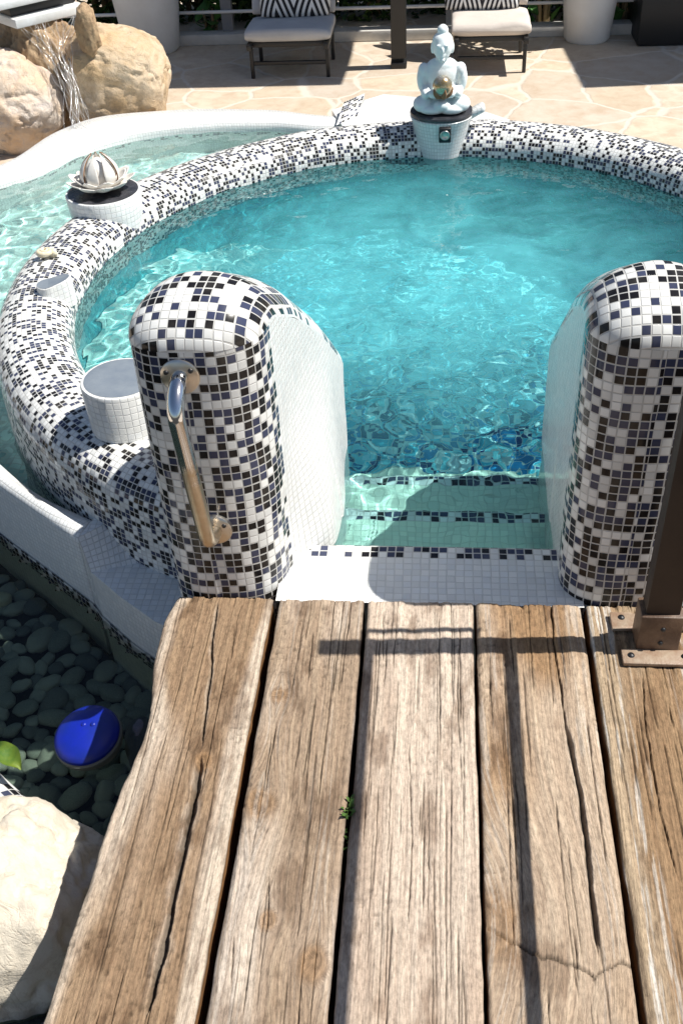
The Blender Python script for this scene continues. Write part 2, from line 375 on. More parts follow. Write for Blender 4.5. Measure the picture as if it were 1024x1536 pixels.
def remeshed(name,mb,mat,parent,voxel,smooth_it=6):
    """one continuous skin over overlapping volumes"""
    o=mb.build(name,mat,None,uv=False)
    r=o.modifiers.new('r','REMESH');r.mode='VOXEL';r.voxel_size=voxel
    s=o.modifiers.new('s','SMOOTH');s.iterations=smooth_it;s.factor=.5
    dg=bpy.context.evaluated_depsgraph_get();me=bpy.data.meshes.new_from_object(o.evaluated_get(dg))
    o.modifiers.clear();old=o.data;o.data=me;bpy.data.meshes.remove(old)
    me.polygons.foreach_set('use_smooth',[True]*len(me.polygons))
    if not me.materials:me.materials.append(mat)
    if parent is not None:o.parent=parent
    return o
def child(o,parent):
    """parent a world-space mesh to an Empty keeping it where it is"""
    o.parent=parent;o.matrix_parent_inverse=Matrix.Translation(-parent.location);return o
# ------------------------------------------------------------------ levels
CX,CY=-.02,3.36; R_IN=1.247; R_OUT=1.505; WL=-.06
T=-.33      # terrace
COP=-.15    # coping of the second pool
W2=-.20     # its water
PLT=-.235;MW=-.405;MB_=-.70   # moat water and bed
# ------------------------------------------------------------------ round pool
pool=empty('round_pool',(CX,CY,WL),'round raised pool with a bulging black and white mosaic rim, turquoise inside','pool')
a0,a1=math.radians(-108),math.radians(-108-324)
na=420
prof=[(R_IN,-.24),(R_IN,-.16),(R_IN,-.10),(R_IN,-.05)]
for k in range(1,24):
    q=PI-PI*k/24;prof.append(((R_IN+R_OUT)/2+(R_OUT-R_IN)/2*math.copysign(abs(math.cos(q))**.85,math.cos(q)),-.05+.10*math.sin(q)**.9))
prof+=[(R_OUT,-.05),(R_OUT+.004,-.15),(R_OUT+.004,-.3),(R_OUT,-.45),(R_OUT,-.8)]
prof=np.array(prof);L=np.concatenate([[0],np.cumsum(np.hypot(*np.diff(prof,axis=0).T))])
th=np.linspace(a0,a1,na);P=np.zeros((na,len(prof),3));U=np.zeros((na,len(prof),2))
lump=fbm(th*2.2,th*0,0,3,5)*.008
for j,(r,z) in enumerate(prof):
    rr=r+lump*(1 if r>R_IN+.01 else .2)+fbm(th*9,th*0+j*.25,0,2,8)*.0022
    # near the left buttress the wall spreads and rises a little
    P[:,j,0]=CX+rr*np.cos(th);P[:,j,1]=CY+rr*np.sin(th)
    P[:,j,2]=z+(lump*.7 if z>-.06 else 0)
    U[:,j,0]=-th*1.40;U[:,j,1]=L[j]
mb=MB();mb.grid(P,U);child(mb.build('rim',M['mosr']),pool)
def ringwall(r0,z0,r1,z1,mat,name,n=160,k=6):
    P=np.zeros((n,k,3));U=np.zeros((n,k,2));t=np.linspace(0,2*PI,n);l=math.hypot(r1-r0,z1-z0)
    for j in range(k):
        f=j/(k-1);r=r0+(r1-r0)*f
        P[:,j,0]=CX+r*np.cos(t);P[:,j,1]=CY+r*np.sin(t);P[:,j,2]=z0+(z1-z0)*f
        U[:,j,0]=t*(r0+r1)/2;U[:,j,1]=l*f
    mb=MB();mb.grid(P,U);return child(mb.build(name,mat),pool)
FLR=-.88
ringwall(R_IN+.004,-.235,R_IN+.004,FLR,M['basinteal'],'basin_wall')
# low seat along the left side only
t0,t1=math.radians(118),math.radians(236);nb=80
P=np.zeros((nb,10,3));U=np.zeros((nb,10,2));tt_=np.linspace(t0,t1,nb)
for i,t in enumerate(tt_):
    wd=.27*sst(0,.45,i/(nb-1))*sst(1,.6,i/(nb-1))+.002
    tp_=max(wd-.002,0)/.27;zb_=FLR+.004+(-.44-FLR)*min(1,tp_*1.6)**.8
    pr_=[(R_IN+.002,zb_)]+[(R_IN-wd*f,zb_) for f in(.3,.6,.9)]+[(R_IN-wd-.01,zb_-.006*tp_),(R_IN-wd-.02,zb_-.02*tp_)]+[(R_IN-wd-.02-.1*tp_*f,zb_-.02*tp_+(FLR-.005-zb_+.02*tp_)*f) for f in(.25,.5,.75,1)]
    L_=0
    for j,(r,z) in enumerate(pr_):
        if j:L_+=math.hypot(r-pr_[j-1][0],z-pr_[j-1][1])
        P[i,j]=(CX+r*math.cos(t),CY+r*math.sin(t),z);U[i,j]=(t*1.1,L_)
mb=MB();mb.grid(P,U);child(mb.build('bench',M['basinw']),pool)
n=110;xs=np.linspace(-1.27,1.27,n);g=np.stack(np.meshgrid(CX+xs,CY+xs,indexing='ij'),-1)
mb=MB();mb.grid(np.concatenate([g,np.full((n,n,1),FLR)],-1),g.copy());bf=mb.build('basin_floor',[M['basinlight'],M['basin'],M['basinteal']])
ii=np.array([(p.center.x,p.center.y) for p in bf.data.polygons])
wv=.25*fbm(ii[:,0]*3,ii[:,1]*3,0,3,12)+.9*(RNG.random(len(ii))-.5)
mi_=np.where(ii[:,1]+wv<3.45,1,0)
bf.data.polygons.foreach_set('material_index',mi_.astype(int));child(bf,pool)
# entrance: threshold and steps (x between the two buttresses)
XL,XR=-.36,.34
def slab(name,y0,y1,z,zb,mat,nose=True,x0=XL,x1=XR):
    bm=MB();nx,ny=24,20;rad=.018
    yq=y1-rad+rad*math.sin(.3)-.041;ys=[y0+(yq-y0)*j/(ny-4) for j in range(ny-3)]+[yq+(y1-rad-yq)*j/4 for j in range(1,5)]+[y1-rad+rad*math.sin(a) for a in np.linspace(.3,PI/2,5)]
    zs=[z]*(ny+1)+[z-rad+rad*math.cos(a) for a in np.linspace(.3,PI/2,5)]
    ys+=[y1,y1];zs+=[z-.06,zb]
    L=np.concatenate([[0],np.cumsum(np.hypot(np.diff(ys),np.diff(zs)))]);Ln=L[ny+1]
    P=np.zeros((nx+1,len(ys),3));U=np.zeros((nx+1,len(ys),2))
    for i in range(nx+1):
        x=x0+(x1-x0)*i/nx
        P[i,:,0]=x;P[i,:,1]=ys;P[i,:,2]=zs;U[i,:,0]=x+.5;U[i,:,1]=L-Ln+.0205*40
    bm.grid(P,U)
    o=bm.build(name,[mat,M['nose']])
    me=o.data
    if nose:
        for p in me.polygons:
            c=p.center
            if c.y>yq and c.z>z-.055:p.material_index=1
    else:
        pass
    for xx in(x0,x1):
        side=MB();side.add([(xx,y0,z-.001),(xx,y1,z-.001),(xx,y1,zb),(xx,y0,zb)],[(0,1,2,3)],[(y0,z),(y1,z),(y1,zb),(y0,zb)])
        s=side.build('step_side',M['white'],None,smooth=False);s.parent=o
    child(o,pool);return o
slab('threshold',1.705,1.915,-.012,-1.0,M['white'])
slab('step',1.915,2.21,-.20,-1.0,M['stepm'],x0=-.33,x1=.32)
slab('step',2.21,2.50,-.38,-1.0,M['stepm'],x0=-.30,x1=.315)
slab('step',2.50,2.66,-.56,-1.0,M['stepm'],nose=False,x0=-.30,x1=.315)
# ------------------------------------------------------------------ water surfaces
def sheet(name,inside,x0,x1,y0,y1,z,step,mat,hf):
    xs=np.arange(x0,x1+step,step);ys=np.arange(y0,y1+step,step)
    X,Y=np.meshgrid(xs,ys,indexing='ij');Z=z+hf(X,Y);m,n=X.shape
    k=inside(X,Y);F4=[]
    idx=-np.ones((m,n),int)
    ok=k[:-1,:-1]&k[1:,:-1]&k[1:,1:]&k[:-1,1:]
    use=np.zeros((m,n),bool);use[:-1,:-1]|=ok;use[1:,:-1]|=ok;use[1:,1:]|=ok;use[:-1,1:]|=ok
    idx[use]=np.arange(use.sum());I,J=np.where(ok)
    Fs=np.stack([idx[I,J],idx[I+1,J],idx[I+1,J+1],idx[I,J+1]],1)
    o=mesh(name,np.stack([X[use],Y[use],Z[use]],1),Fs,mat)
    o.cycles.is_caustics_caster=True
    return tag(o,kind='structure')
def waves(amp,f,seed,stretch=1.0):
    def h(X,Y):
        wx=X+.05*fbm(X*3,Y*3,0,2,seed+50);wy=Y+.05*fbm(X*3+9,Y*3,0,2,seed+51)
        r=0
        for i,(ff,a) in enumerate(((1,1),(2.1,.55),(4.3,.26),(8.0,.10))):
            r=r+a*vn(wx*f*ff*stretch,wy*f*ff,0,seed+i*3)
        return amp*r
    return h
h1=waves(.0042,9.0,21)
def hpool(X,Y):
    d=np.hypot(X-CX,Y-CY)
    k=.70+.5*np.exp(-((X-.1)**2+(Y-3.2)**2)/.5)
    return h1(X,Y)*k
sheet('pool_water',lambda X,Y:(np.hypot(X-CX,Y-CY)<R_IN+.03)|((X>-.36)&(X<.34)&(Y>1.88)&(Y<2.6)),-1.31,1.27,1.87,4.66,WL,.011,M['water'],hpool)
def inpoly(poly,X,Y):
    r=np.zeros(X.shape,bool);n=len(poly);j=n-1
    for i in range(n):
        xi,yi=poly[i];xj,yj=poly[j]
        r^=((yi>Y)!=(yj>Y))&(X<(xj-xi)*(Y-yi)/(yj-yi+1e-12)+xi);j=i
    return r
# ------------------------------------------------------------------ second pool on the left
outer=[(-.30,5.72)]+[tuple(at(u,v,COP)[:2]) for u,v in((520,170),(400,163),(250,164),(130,178),(90,193),(0,245))]
outer+=[(-2.48,4.55),(-2.56,3.9),(-2.42,3.3),(-2.05,2.86),(-1.66,2.63)]+[tuple(at(u,v,COP)[:2]) for u,v in((0,725),(65,770),(117,807))]
inner=[(-.30,5.52)]+[tuple(at(u,v,COP)[:2]) for u,v in((505,187),(400,183),(300,185),(200,196),(120,219),(60,247))]
inner+=[(-2.22,4.5),(-2.30,3.9),(-2.18,3.42),(-1.90,3.02),(-1.60,2.74)]+[tuple(at(u,v,COP)[:2]) for u,v in((0,688),(60,736),(143,776))]
def spline(pts,n):
    p=np.array(pts,float);d=np.concatenate([[0],np.cumsum(np.hypot(*np.diff(p,axis=0).T))]);t=np.linspace(0,d[-1],n)
    m=np.gradient(p,d,axis=0);o=[]
    for q in t:
        i=min(max(np.searchsorted(d,q)-1,0),len(p)-2);h=d[i+1]-d[i];s=(q-d[i])/h
        o.append((2*s**3-3*s**2+1)*p[i]+(s**3-2*s**2+s)*h*m[i]+(-2*s**3+3*s**2)*p[i+1]+(s**3-s**2)*h*m[i+1])
    return np.array(o),t
nO=260;po,tl=spline(outer,nO);pi_,_=spline(inner,nO)
pl2=empty('plunge_pool',(-1.6,4.2,T),'shallow kidney shaped pool with white tiled coping wrapped round the left of the round pool','pool')
sec=[];
P=[];U=[]
for i in range(nO):
    o,n_=po[i],pi_[i];row=[];d=(o-n_);w=np.linalg.norm(d);d=d/w
    lst=[(n_,-.95),(n_,-.42),(n_,W2-.055),(n_,W2-.012),(n_,COP-.03),(n_+d*.01,COP-.008),(n_+d*.03,COP),((o+n_)/2,COP+.004),(o-d*.02,COP),(o-d*.006,COP-.006),(o,COP-.022),(o,MW-.06),(o-d*.005,MW-.1),(o,-1.0)]
    L=0;pp=None
    for q,z in lst:
        v=np.array([q[0],q[1],z])
        if pp is not None:L+=np.linalg.norm(v-pp)
        pp=v;row.append(v);U.append((tl[i],L))
    P.append(row)
P=np.array(P);mb=MB();mb.grid(P,np.array(U).reshape(nO,-1,2),flip=False)
# end face of the coping beside the platform
e=P[-1];cap=[tuple(v) for v in e[4:]]
mb.add(cap,[tuple(range(len(cap)))],[(v[0]-v[1],v[2]) for v in cap])
cop=mb.build('coping',[M['whitesm'],M['moss'],M['basinw']])
for p in cop.data.polygons:
    c=p.center;j=0
    n=p.normal
    if c.z<COP-.06 and c.z>MW-.02 and False:j=1
    if W2-.056<c.z<W2-.011 and abs(n.z)<.3 and inpoly([tuple(q) for q in (pi_*.5+po*.5)],np.array([c.x]),np.array([c.y]))[0]:j=1
    p.material_index=j
child(cop,pl2)
# mosaic band just under the moat waterline on the outer wall
B=[];UB=[]
ext=list(po[int(nO*.72):])+[np.array(at(u,v,PLT)[:2]) for u,v in((137,858),(180,895),(232,932))]+[np.array((-.55,1.76)),np.array((-.3,1.70))]
ext=np.array(ext);el=np.concatenate([[0],np.cumsum(np.hypot(*np.diff(ext,axis=0).T))])
tg=np.gradient(ext,axis=0);nr=np.stack([tg[:,1],-tg[:,0]],1);nr/=np.linalg.norm(nr,axis=1)[:,None]
# orient normals to the moat side (towards lower left)
for i in range(len(nr)):
    if nr[i]@np.array([-.6,-.8])<0:nr[i]*=-1
for i in range(len(ext)):
    for z in(MW+.004,MW-.04,MW-.082):
        q=ext[i]+nr[i]*.004;B.append((q[0],q[1],z));UB.append((el[i],z))
mb=MB();mb.add(B,gridF(len(ext),3),UB);child(mb.build('mosaic_band',M['nose']),pl2)
# wall below the platform and platform slab
W=[];UW=[]
st=len(ext)-5
seg=ext[st:]
for i,q in enumerate(seg):
    for z in(PLT,PLT-.015,-.6,-1.0):
        W.append((q[0],q[1],z));UW.append((el[st+i],z))
mb=MB();mb.add(W,gridF(len(seg),4),UW);child(mb.build('platform_wall',M['whitesm']),pl2)
pp=[tuple(q) for q in seg]+[(-.3,2.2),(-.7,2.25),(-.98,2.25)]
mb=MB();mb.add([(x,y,PLT) for x,y in pp],[tuple(range(len(pp)))],pp);child(mb.build('platform',M['white'],smooth=False),pl2)
# riser from platform up to the coping: a curved white wall
c0=at(117,807,COP)[:2];c1=at(182,764,COP)[:2];c2=at(232,790,COP)[:2]
rp,_=spline([c0,(c0+c1)/2+np.array([.012,-.004]),c1,c2,(-.62,2.3)],30)
b0=at(137,858,PLT)[:2];b2=at(252,836,PLT)[:2];bp,_=spline([b0,(b0*.5+b2*.5),b2,(-.6,2.2)],30)
A=np.zeros((30,5,3));UU=np.zeros((30,5,2))
for j in range(5):
    f=j/4;A[:,j,:2]=rp*(1-f)+bp*f;A[:,j,2]=COP+.002+(PLT-.002-COP)*f;UU[:,j,0]=np.linspace(0,.45,30);UU[:,j,1]=f*.11
mb=MB();mb.grid(A,UU)
mb.add([(c0[0],c0[1],COP+.002),(c0[0],c0[1],PLT-.2),(b0[0],b0[1],PLT-.2),(b0[0],b0[1],PLT-.002)],[(0,1,2,3)],[(0,0),(0,.1),(.05,.1),(.05,.05)])
top=[(q[0],q[1],COP+.002) for q in rp]+[(-.65,2.45,COP+.002),(-1.0,2.4,COP+.002),(pi_[-1][0],pi_[-1][1],COP+.002)]
mb.add(top,[tuple(range(len(top)))],[(q[0],q[1]) for q in top]);child(mb.build('coping_end',M['whitesm'],smooth=False),pl2)
# floor and flat top where the coping runs into the round pool
PFLOOR=True
fa=[(-.56,5.50),(-.30,5.74),(.05,5.62),(.35,5.3),(.3,4.85),(-.12,4.86),(-.36,4.84)]
mb=MB();z=COP+.012
mb.add([(x,y,z) for x,y in fa]+[(x,y,-.8) for x,y in fa],[tuple(range(7))]+[(i,(i+1)%7,7+(i+1)%7,7+i) for i in range(7)],[(x,y) for x,y in fa]+[(x+.3,y+.5) for x,y in fa])
child(mb.build('spill_ledge',M['whitesm'],smooth=False),pl2)
q0=at(504,188,COP+.012);q1=at(536,174,COP+.012);q2=at(538,150,COP+.09);q3=at(508,164,COP+.09)
mb=MB()
front=np.array([q0,q1,q1+np.array([.03,.17,.06]),q0+np.array([.03,.17,.06])])
back=front+np.array([-.01,.06,-.0]);back[:2,1]+=.22
mb.add([tuple(v) for v in front]+[(v[0],v[1],COP+.01) for v in back],[(0,1,2,3),(3,2,6,7),(1,5,6,2),(0,3,7,4)],[(0,0),(.13,0),(.13,.16),(0,.16),(0,.3),(.13,.3),(.13,.35),(0,.35)])
child(mb.build('spillway',M['mosr'],smooth=False),pl2)
from_poly=[tuple(q) for q in pi_]
mid=(po*.5+pi_*.5)
p2poly=[tuple(q) for q in (po*.12+pi_*.88)]+[(-.6,2.5),(CX,CY),(-.2,5.2)]
def flat(inside,x0,x1,y0,y1,z,st):
    xs=np.arange(x0,x1+st,st);ys=np.arange(y0,y1+st,st);X,Y=np.meshgrid(xs,ys,indexing='ij');k=inside(X[:-1,:-1]+st/2,Y[:-1,:-1]+st/2)
    idx=np.arange(X.size).reshape(X.shape);I,J=np.where(k);used=np.unique(np.concatenate([idx[I,J],idx[I+1,J],idx[I+1,J+1],idx[I,J+1]]));mp=-np.ones(X.size,int);mp[used]=np.arange(len(used))
    Fs=mp[np.stack([idx[I,J],idx[I+1,J],idx[I+1,J+1],idx[I,J+1]],1)];V=np.stack([X.ravel(),Y.ravel(),np.full(X.size,z)],1)[used]
    return V,Fs
V,Fs=flat(lambda X,Y:inpoly([tuple(q) for q in (po*.3+pi_*.7)]+[(-.6,2.5),(CX,CY),(-.2,5.2)],X,Y)&(np.hypot(X-CX,Y-CY)>R_OUT-.10),-2.4,.0,2.1,5.6,-.50,.03)
child(mesh('basin_floor',V,Fs,M['palefloor'],uv=V[:,:2],smooth=False),pl2)
sheet('plunge_pool_water',lambda X,Y:inpoly(p2poly,X,Y)&(np.hypot(X-CX,Y-CY)>R_OUT-.03),-2.4,.0,2.1,5.6,W2,.016,M['water2'],waves(.0065,7,77))
# ------------------------------------------------------------------ terrace, ground, moat
hole=[tuple(q) for q in mid]+[(CX,CY)]
xs=np.arange(-7,7.01,.1);ys=np.arange(-2,9.0,.1);X,Y=np.meshgrid(xs,ys,indexing='ij');xc=X[:-1,:-1]+.05;yc=Y[:-1,:-1]+.05
keep=~inpoly(hole,xc,yc)&(np.hypot(xc-CX,yc-CY)>R_OUT-.06)&((yc>4.3)|(xc<-2.75)|(xc>1.6))
idx=np.arange(X.size).reshape(X.shape);I,J=np.where(keep)
Fs=np.stack([idx[I,J],idx[I+1,J],idx[I+1,J+1],idx[I,J+1]],1)
bm=bmesh.new()
o=mesh('terrace',np.stack([X.ravel(),Y.ravel(),np.full(X.size,T)],1),Fs,M['flag'],smooth=False)
bm.from_mesh(o.data);bmesh.ops.delete(bm,geom=[v for v in bm.verts if not v.link_faces],context='VERTS');bm.to_mesh(o.data);bm.free()
tag(o,kind='structure')
o=mesh('ground',[(-150,-150,-1.3),(150,-150,-1.3),(150,150,-1.3),(-150,150,-1.3)],[(0,1,2,3)],M['soil'],smooth=False);tag(o,kind='structure')
o=mesh('garden_bed',[(-30,8.2,-.5),(30,8.2,-.5),(30,40,-.5),(-30,40,-.5)],[(0,1,2,3)],M['soil'],smooth=False);tag(o,kind='structure')
xs=np.linspace(-2.9,2.1,160);ys=np.linspace(-1.9,2.7,150);X,Y=np.meshgrid(xs,ys,indexing='ij')
mb=MB();mb.grid(np.stack([X,Y,MB_-.03+.02*fbm(X*9,Y*9,0,3,4)],-1),np.stack([X,Y],-1));tag(mb.build('moat_bed',M['underdark']),kind='structure')
extp=[tuple(q) for q in ext]
mpoly=[(-2.6,2.7)]+extp+[(1.9,1.7),(1.9,-1.7),(-2.7,-1.7)]
sheet('moat_water',lambda X,Y:inpoly(mpoly,X,Y),-2.6,1.9,-.6,2.75,MW,.03,M['moatw'],waves(.0024,5,91))
# pebbles
def blob(seed,r,n=2,sub=3,amp=.15,fr=1.2,sq=None):
    bm=bmesh.new();bmesh.ops.create_icosphere(bm,subdivisions=sub,radius=1)
    V=np.array([v.co for v in bm.verts]);Fs=[[v.index for v in f.verts] for f in bm.faces];bm.free()
    d=1+amp*fbm(V[:,0]*fr+seed*3.1,V[:,1]*fr,V[:,2]*fr,n,seed)
    V=V*d[:,None]*np.array(r);return V,Fs
pm=[]
for k in range(9):
    V,Fs=blob(100+k,(1,.72+.03*(k%4),.46+.04*(k%3)),2,3,.22,1.1)
    me=bpy.data.meshes.new('pebble');me.from_pydata([tuple(v) for v in V],[],Fs);me.materials.append(PEB[k%3]);me.polygons.foreach_set('use_smooth',[True]*len(me.polygons));pm.append(me)
pts=[];tries=0
ep=np.array(extp)
while len(pts)<297 and tries<60000:
    tries+=1
    x=random.uniform(-1.42,-.51);y=random.uniform(1.17,2.36);s=random.choice((.028,.033,.038,.043,.050))
    if not bool(inpoly(mpoly,np.array([x]),np.array([y]))[0]):continue
    if np.min(np.hypot(ep[:,0]-x,ep[:,1]-y))<s*.6:continue
    if any((x-a)**2+(y-b)**2<((s+c)*.55)**2 for a,b,c in pts):continue
    pts.append((x,y,s))
for i,(x,y,s) in enumerate(pts):
    o=bpy.data.objects.new('pebble',pm[random.randrange(9)]);o.location=(x,y,MB_-.008+s*random.uniform(.15,.55));o.scale=(s,s,s);o.rotation_euler=(random.uniform(-.3,.3),random.uniform(-.3,.3),random.uniform(0,6.3))
    link(o);tag(o,'smooth rounded grey river pebble lying under the dim moat water','pebble','river pebbles on the moat bed')
V,Fs=blob(140,(.045,.032,.022),2,3,.2);o=mesh('pebble',V,Fs,M['pebpale']);o.location=tuple(at(10,935,-.66));tag(o,'single pale cream pebble among the dark stones at the left of the moat','pebble')
# ------------------------------------------------------------------ buttresses (mosaic pillars either side of the entrance)
def pillar(name,label,fl,fr,bl,br,y0,y1,zprof,inner_side,hd=.104,b=.10,loc=None):
    """fl/fr: left/right x at the front, bl/br at the back; zprof: (y, seam height)"""
    emp=empty(name,loc,label,'pillar','mosaic pillars beside the pool entrance')
    N_=220;C=[];
    # plan outline as a superellipse front, flatter back
    yf=y0+b;yb=y1-.07
    for k in range(N_):
        q=2*PI*k/N_-PI/2
        cx=math.cos(q);sy=math.sin(q)
        px=math.copysign(abs(cx)**(2/2.8),cx)
        if sy<0: y=yf-b*abs(sy)**(2/2.3)
        else: y=yb+.07*abs(sy)**(2/2.6) 
        C.append((px,y,sy))
    # insert straight sides
    pts=[]
    right=[c for c in C if c[0]>=0];left=[c for c in C if c[0]<0]
    fr_=[c for c in C if c[2]<0 and c[0]>=0];br_=[c for c in C if c[2]>=0 and c[0]>=0];bl_=[c for c in C if c[2]>=0 and c[0]<0];fl_=[c for c in C if c[2]<0 and c[0]<0]
    ns=34
    mids=lambda sgn,ya,yb_:[(sgn,ya+(yb_-ya)*k/ns,0) for k in range(1,ns)]
    seq=fr_+mids(1,yf,yb)+br_+bl_+mids(-1,yb,yf)+fl_
    O=[]
    for px,y,_ in seq:
        f=(y-y0)/(y1-y0);xl=fl+(bl-fl)*f;xr=fr+(br-fr)*f
        O.append(((xl+xr)/2+px*(xr-xl)/2,y))
    O=np.array(O);m=len(O)
    # resample evenly
    d=np.concatenate([[0],np.cumsum(np.hypot(*np.diff(np.vstack([O,O[:1]]),axis=0).T))]);tt=np.linspace(0,d[-1],301)[:-1]
    Oc=np.vstack([O,O[:1]]);O=np.stack([np.interp(tt,d,Oc[:,0]),np.interp(tt,d,Oc[:,1])],1);m=300
    # centre u on the front middle
    def zs(y):return np.interp(y,[p[0] for p in zprof],[p[1] for p in zprof])
    # gentle smoothing of the profile
    yy=np.linspace(y0,y1,200);zz=zs(yy)
    for _ in range(25):zz[1:-1]=(zz[:-2]+zz[1:-1]*2+zz[2:])/4
    zsm=lambda y:np.interp(y,yy,zz)
    cxs=lambda y:((fl+(bl-fl)*(y-y0)/(y1-y0))+(fr+(br-fr)*(y-y0)/(y1-y0)))/2
    zbot=-1.0;rows=46
    mb=MB()
    P=np.zeros((m+1,rows,3));U=np.zeros((m+1,rows,2))
    top=zsm(O[:,1])
    for j in range(rows):
        f=j/(rows-1);z=zbot+(top-zbot)*f
        x=O[:,0].copy();y=O[:,1].copy()
        # the pillar spreads a touch near its foot
        k=1-.03*sst(.25,-.05,z)
        x=cxs(y)+(x-cxs(y))*np.where(O[:,1]<y0+.35,k,1)
        if inner_side>0:
            inn=sst(-.06,.03,O[:,0]-cxs(O[:,1]))
            x=x+.072*inn*sst(1.81,1.98,O[:,1])*sst(2.42,1.98,O[:,1])*sst(.42,-.06,z)
        bul=.0022*fbm(tt*9,z*7,0,2,3)
        P[:m,j]=np.stack([x+bul,y+bul,z],1);U[:m,j]=np.stack([tt,z],1)
    P[m]=P[0];U[m]=U[0];U[m,:,0]=d[-1]
    mb.grid(P,U)
    K=26;P=np.zeros((m+1,K,3));U=np.zeros((m+1,K,2))
    my0=y0+.17;my1=y1-.12
    for j in range(K):
        a=j/(K-1)*PI/2;ca,sa=math.cos(a)**1.12,math.sin(a)
        mx=cxs(np.clip(O[:,1],my0,my1));myy=np.clip(O[:,1],my0,my1)
        x=mx+(O[:,0]-mx)*ca;y=myy+(O[:,1]-myy)*ca
        z=zsm(O[:,1])*(1-(1-ca))+zsm(y)*(1-ca)+hd*sa
        P[:m,j]=np.stack([x,y,z],1)
        u=(x-cxs(y))*1.12+.6
        v=np.where(y<my0+.05,y,my0+.05+(y-my0-.05)*1.22)+.55*(z-zsm(y0))*(y<my0+.05)+.55*hd*1.0*(y>=my0+.05)
        U[:m,j]=np.stack([u,v],1)
    P[m]=P[0];U[m]=U[0]
    mb.grid(P,U)
    o=mb.build('body',[M['mos'],M['whitesm'],M['mosd']])
    for p in o.data.polygons:
        c=p.center
        if c.z>zsm(c.y)+.002:p.material_index=2
        f=(c.y-y0)/(y1-y0);xi=(fr+(br-fr)*f) if inner_side>0 else (fl+(bl-fl)*f)
        if c.y>y0+.115 and -.03<(c.x-xi)*inner_side<.10 and c.z<zsm(c.y)+.004 and p.normal.x*inner_side>.35:p.material_index=1
        if c.y>y1-.06 and c.z<zsm(c.y):p.material_index=1
    child(o,emp);return emp
zL=[(1.72,.638),(1.86,.636),(2.0,.56),(2.2,.395),(2.36,.235),(2.46,.14)]
pillar('mosaic_pillar','left mosaic pillar at the pool entrance, the one with a metal grab rail',-.622,-.352,-.52,-.238,1.715,2.44,zL,1,loc=(-.48,1.85,0))
zR=[(1.72,.645),(1.88,.643),(2.05,.55),(2.25,.38),(2.42,.24),(2.5,.15)]
pillar('mosaic_pillar','right mosaic pillar at the pool entrance, partly behind the brown post',.285,.565,.300,.52,1.715,2.50,zR,-1,loc=(.42,1.85,0))
# grab rail
gr=empty('grab_rail',(-.487,1.70,.2),'curved stainless grab rail with two round flanges screwed to the left pillar','grab rail')
tp=Vector((-.499,1.716,.585));bt=Vector((-.478,1.712,.195));outd=-.075
path=[tp]
for k in range(1,9):
    a=k/8*PI/2;path.append(Vector((tp.x,tp.y+outd*math.sin(a),tp.z-.055+.055*math.cos(a)+0.0)))
for k in range(1,12):
    f=k/12;path.append(Vector((tp.x+(bt.x-tp.x)*f,tp.y+outd+(bt.y-tp.y)*f,tp.z-.055+(bt.z+.055-tp.z+.055)*f)))
for k in range(0,9):
    a=k/8*PI/2;path.append(Vector((bt.x,bt.y+outd*math.cos(a),bt.z+.055-.055*math.sin(a))))
mb=MB();mb.tube(path,.0175,20);child(mb.build('bar',M['bar']),gr)
RX=Matrix.Rotation(PI/2,3,'X')
for c in(tp,bt):
    mb=MB();mb.lathe([(.001,.010),(.034,.010),(.039,.006),(.040,-.002),(.040,-.02)],c+Vector((0,.003,0)),40,RX);f=child(mb.build('flange',M['flange'],angle=40),gr)
    for k in range(3):
        a=k*2*PI/3+.6;mb=MB();mb.lathe([(.0005,.0135),(.004,.013),(.0055,.010),(.0055,.006)],c+Vector((.0285*math.cos(a),.003,.0285*math.sin(a))),12,RX)
        s=mb.build('screw',M['dark']);s.parent=f
# ------------------------------------------------------------------ pedestals on the rim
def pedestal(name,label,c,r0,r1,zb,zt,mat_top,mat=M['white'],lip=.0):
    e=empty(name,(c[0],c[1],zb),label,'pedestal')
    mb=MB();mb.lathe([(r0,zb),(r0+(r1-r0)*.5,(zb+zt)/2),(r1,zt-.006),(r1-.003,zt-.001),(r1-.010,zt)],(c[0],c[1],0),64);child(mb.build('body',mat,angle=50),e)
    mb=MB();mb.lathe([(r1-.010,zt+.0005),(r1-.02,zt+.003),(r1*.5,zt+.003),(.0005,zt+.003)],(c[0],c[1],0),64);child(mb.build('top',mat_top),e);return e
pedestal('tiled_pedestal','empty white tiled cylinder with slate top tucked behind the left pillar',(-.845,2.335),.092,.108,-.35,.195,M['grey'],M['white'])
pedestal('lotus_pedestal','white tiled round pedestal with dark top standing on the rim under the lotus lamp',(-1.310,3.865),.136,.148,-.06,.100,M['darkstone'],M['white'])
# small pod: teardrop ledge with slate top
pc=at(74,430,.06);e=empty('tiled_ledge',(pc[0],pc[1],.03),'small teardrop white tiled ledge with slate top on the left rim','ledge')
O=[];K=48
for k in range(K):
    q=2*PI*k/K;r=.042+.038*max(0,math.cos(q-.55))**3;O.append((r*math.cos(q),r*math.sin(q)))
mb=MB();P=np.zeros((K+1,4,3));U=np.zeros((K+1,4,2))
for j,(z,s) in enumerate(((-.04,1.05),(.06,1.0),(.066,.98),(.066,.93))):
    for k in range(K+1):
        x,y=O[k%K];P[k,j]=(pc[0]+x*s,pc[1]+y*s,.018+z*.8+(.02*max(0,x/.1) if j else 0));U[k,j]=(k*.009,z)
mb.grid(P,U);child(mb.build('body',M['white']),e)
mb=MB();t=[(pc[0]+x*.93,pc[1]+y*.93,.0715+.02*max(0,x/.1)) for x,y in O];mb.add(t,[tuple(range(K))]);child(mb.build('top',M['grey'],smooth=False),e)
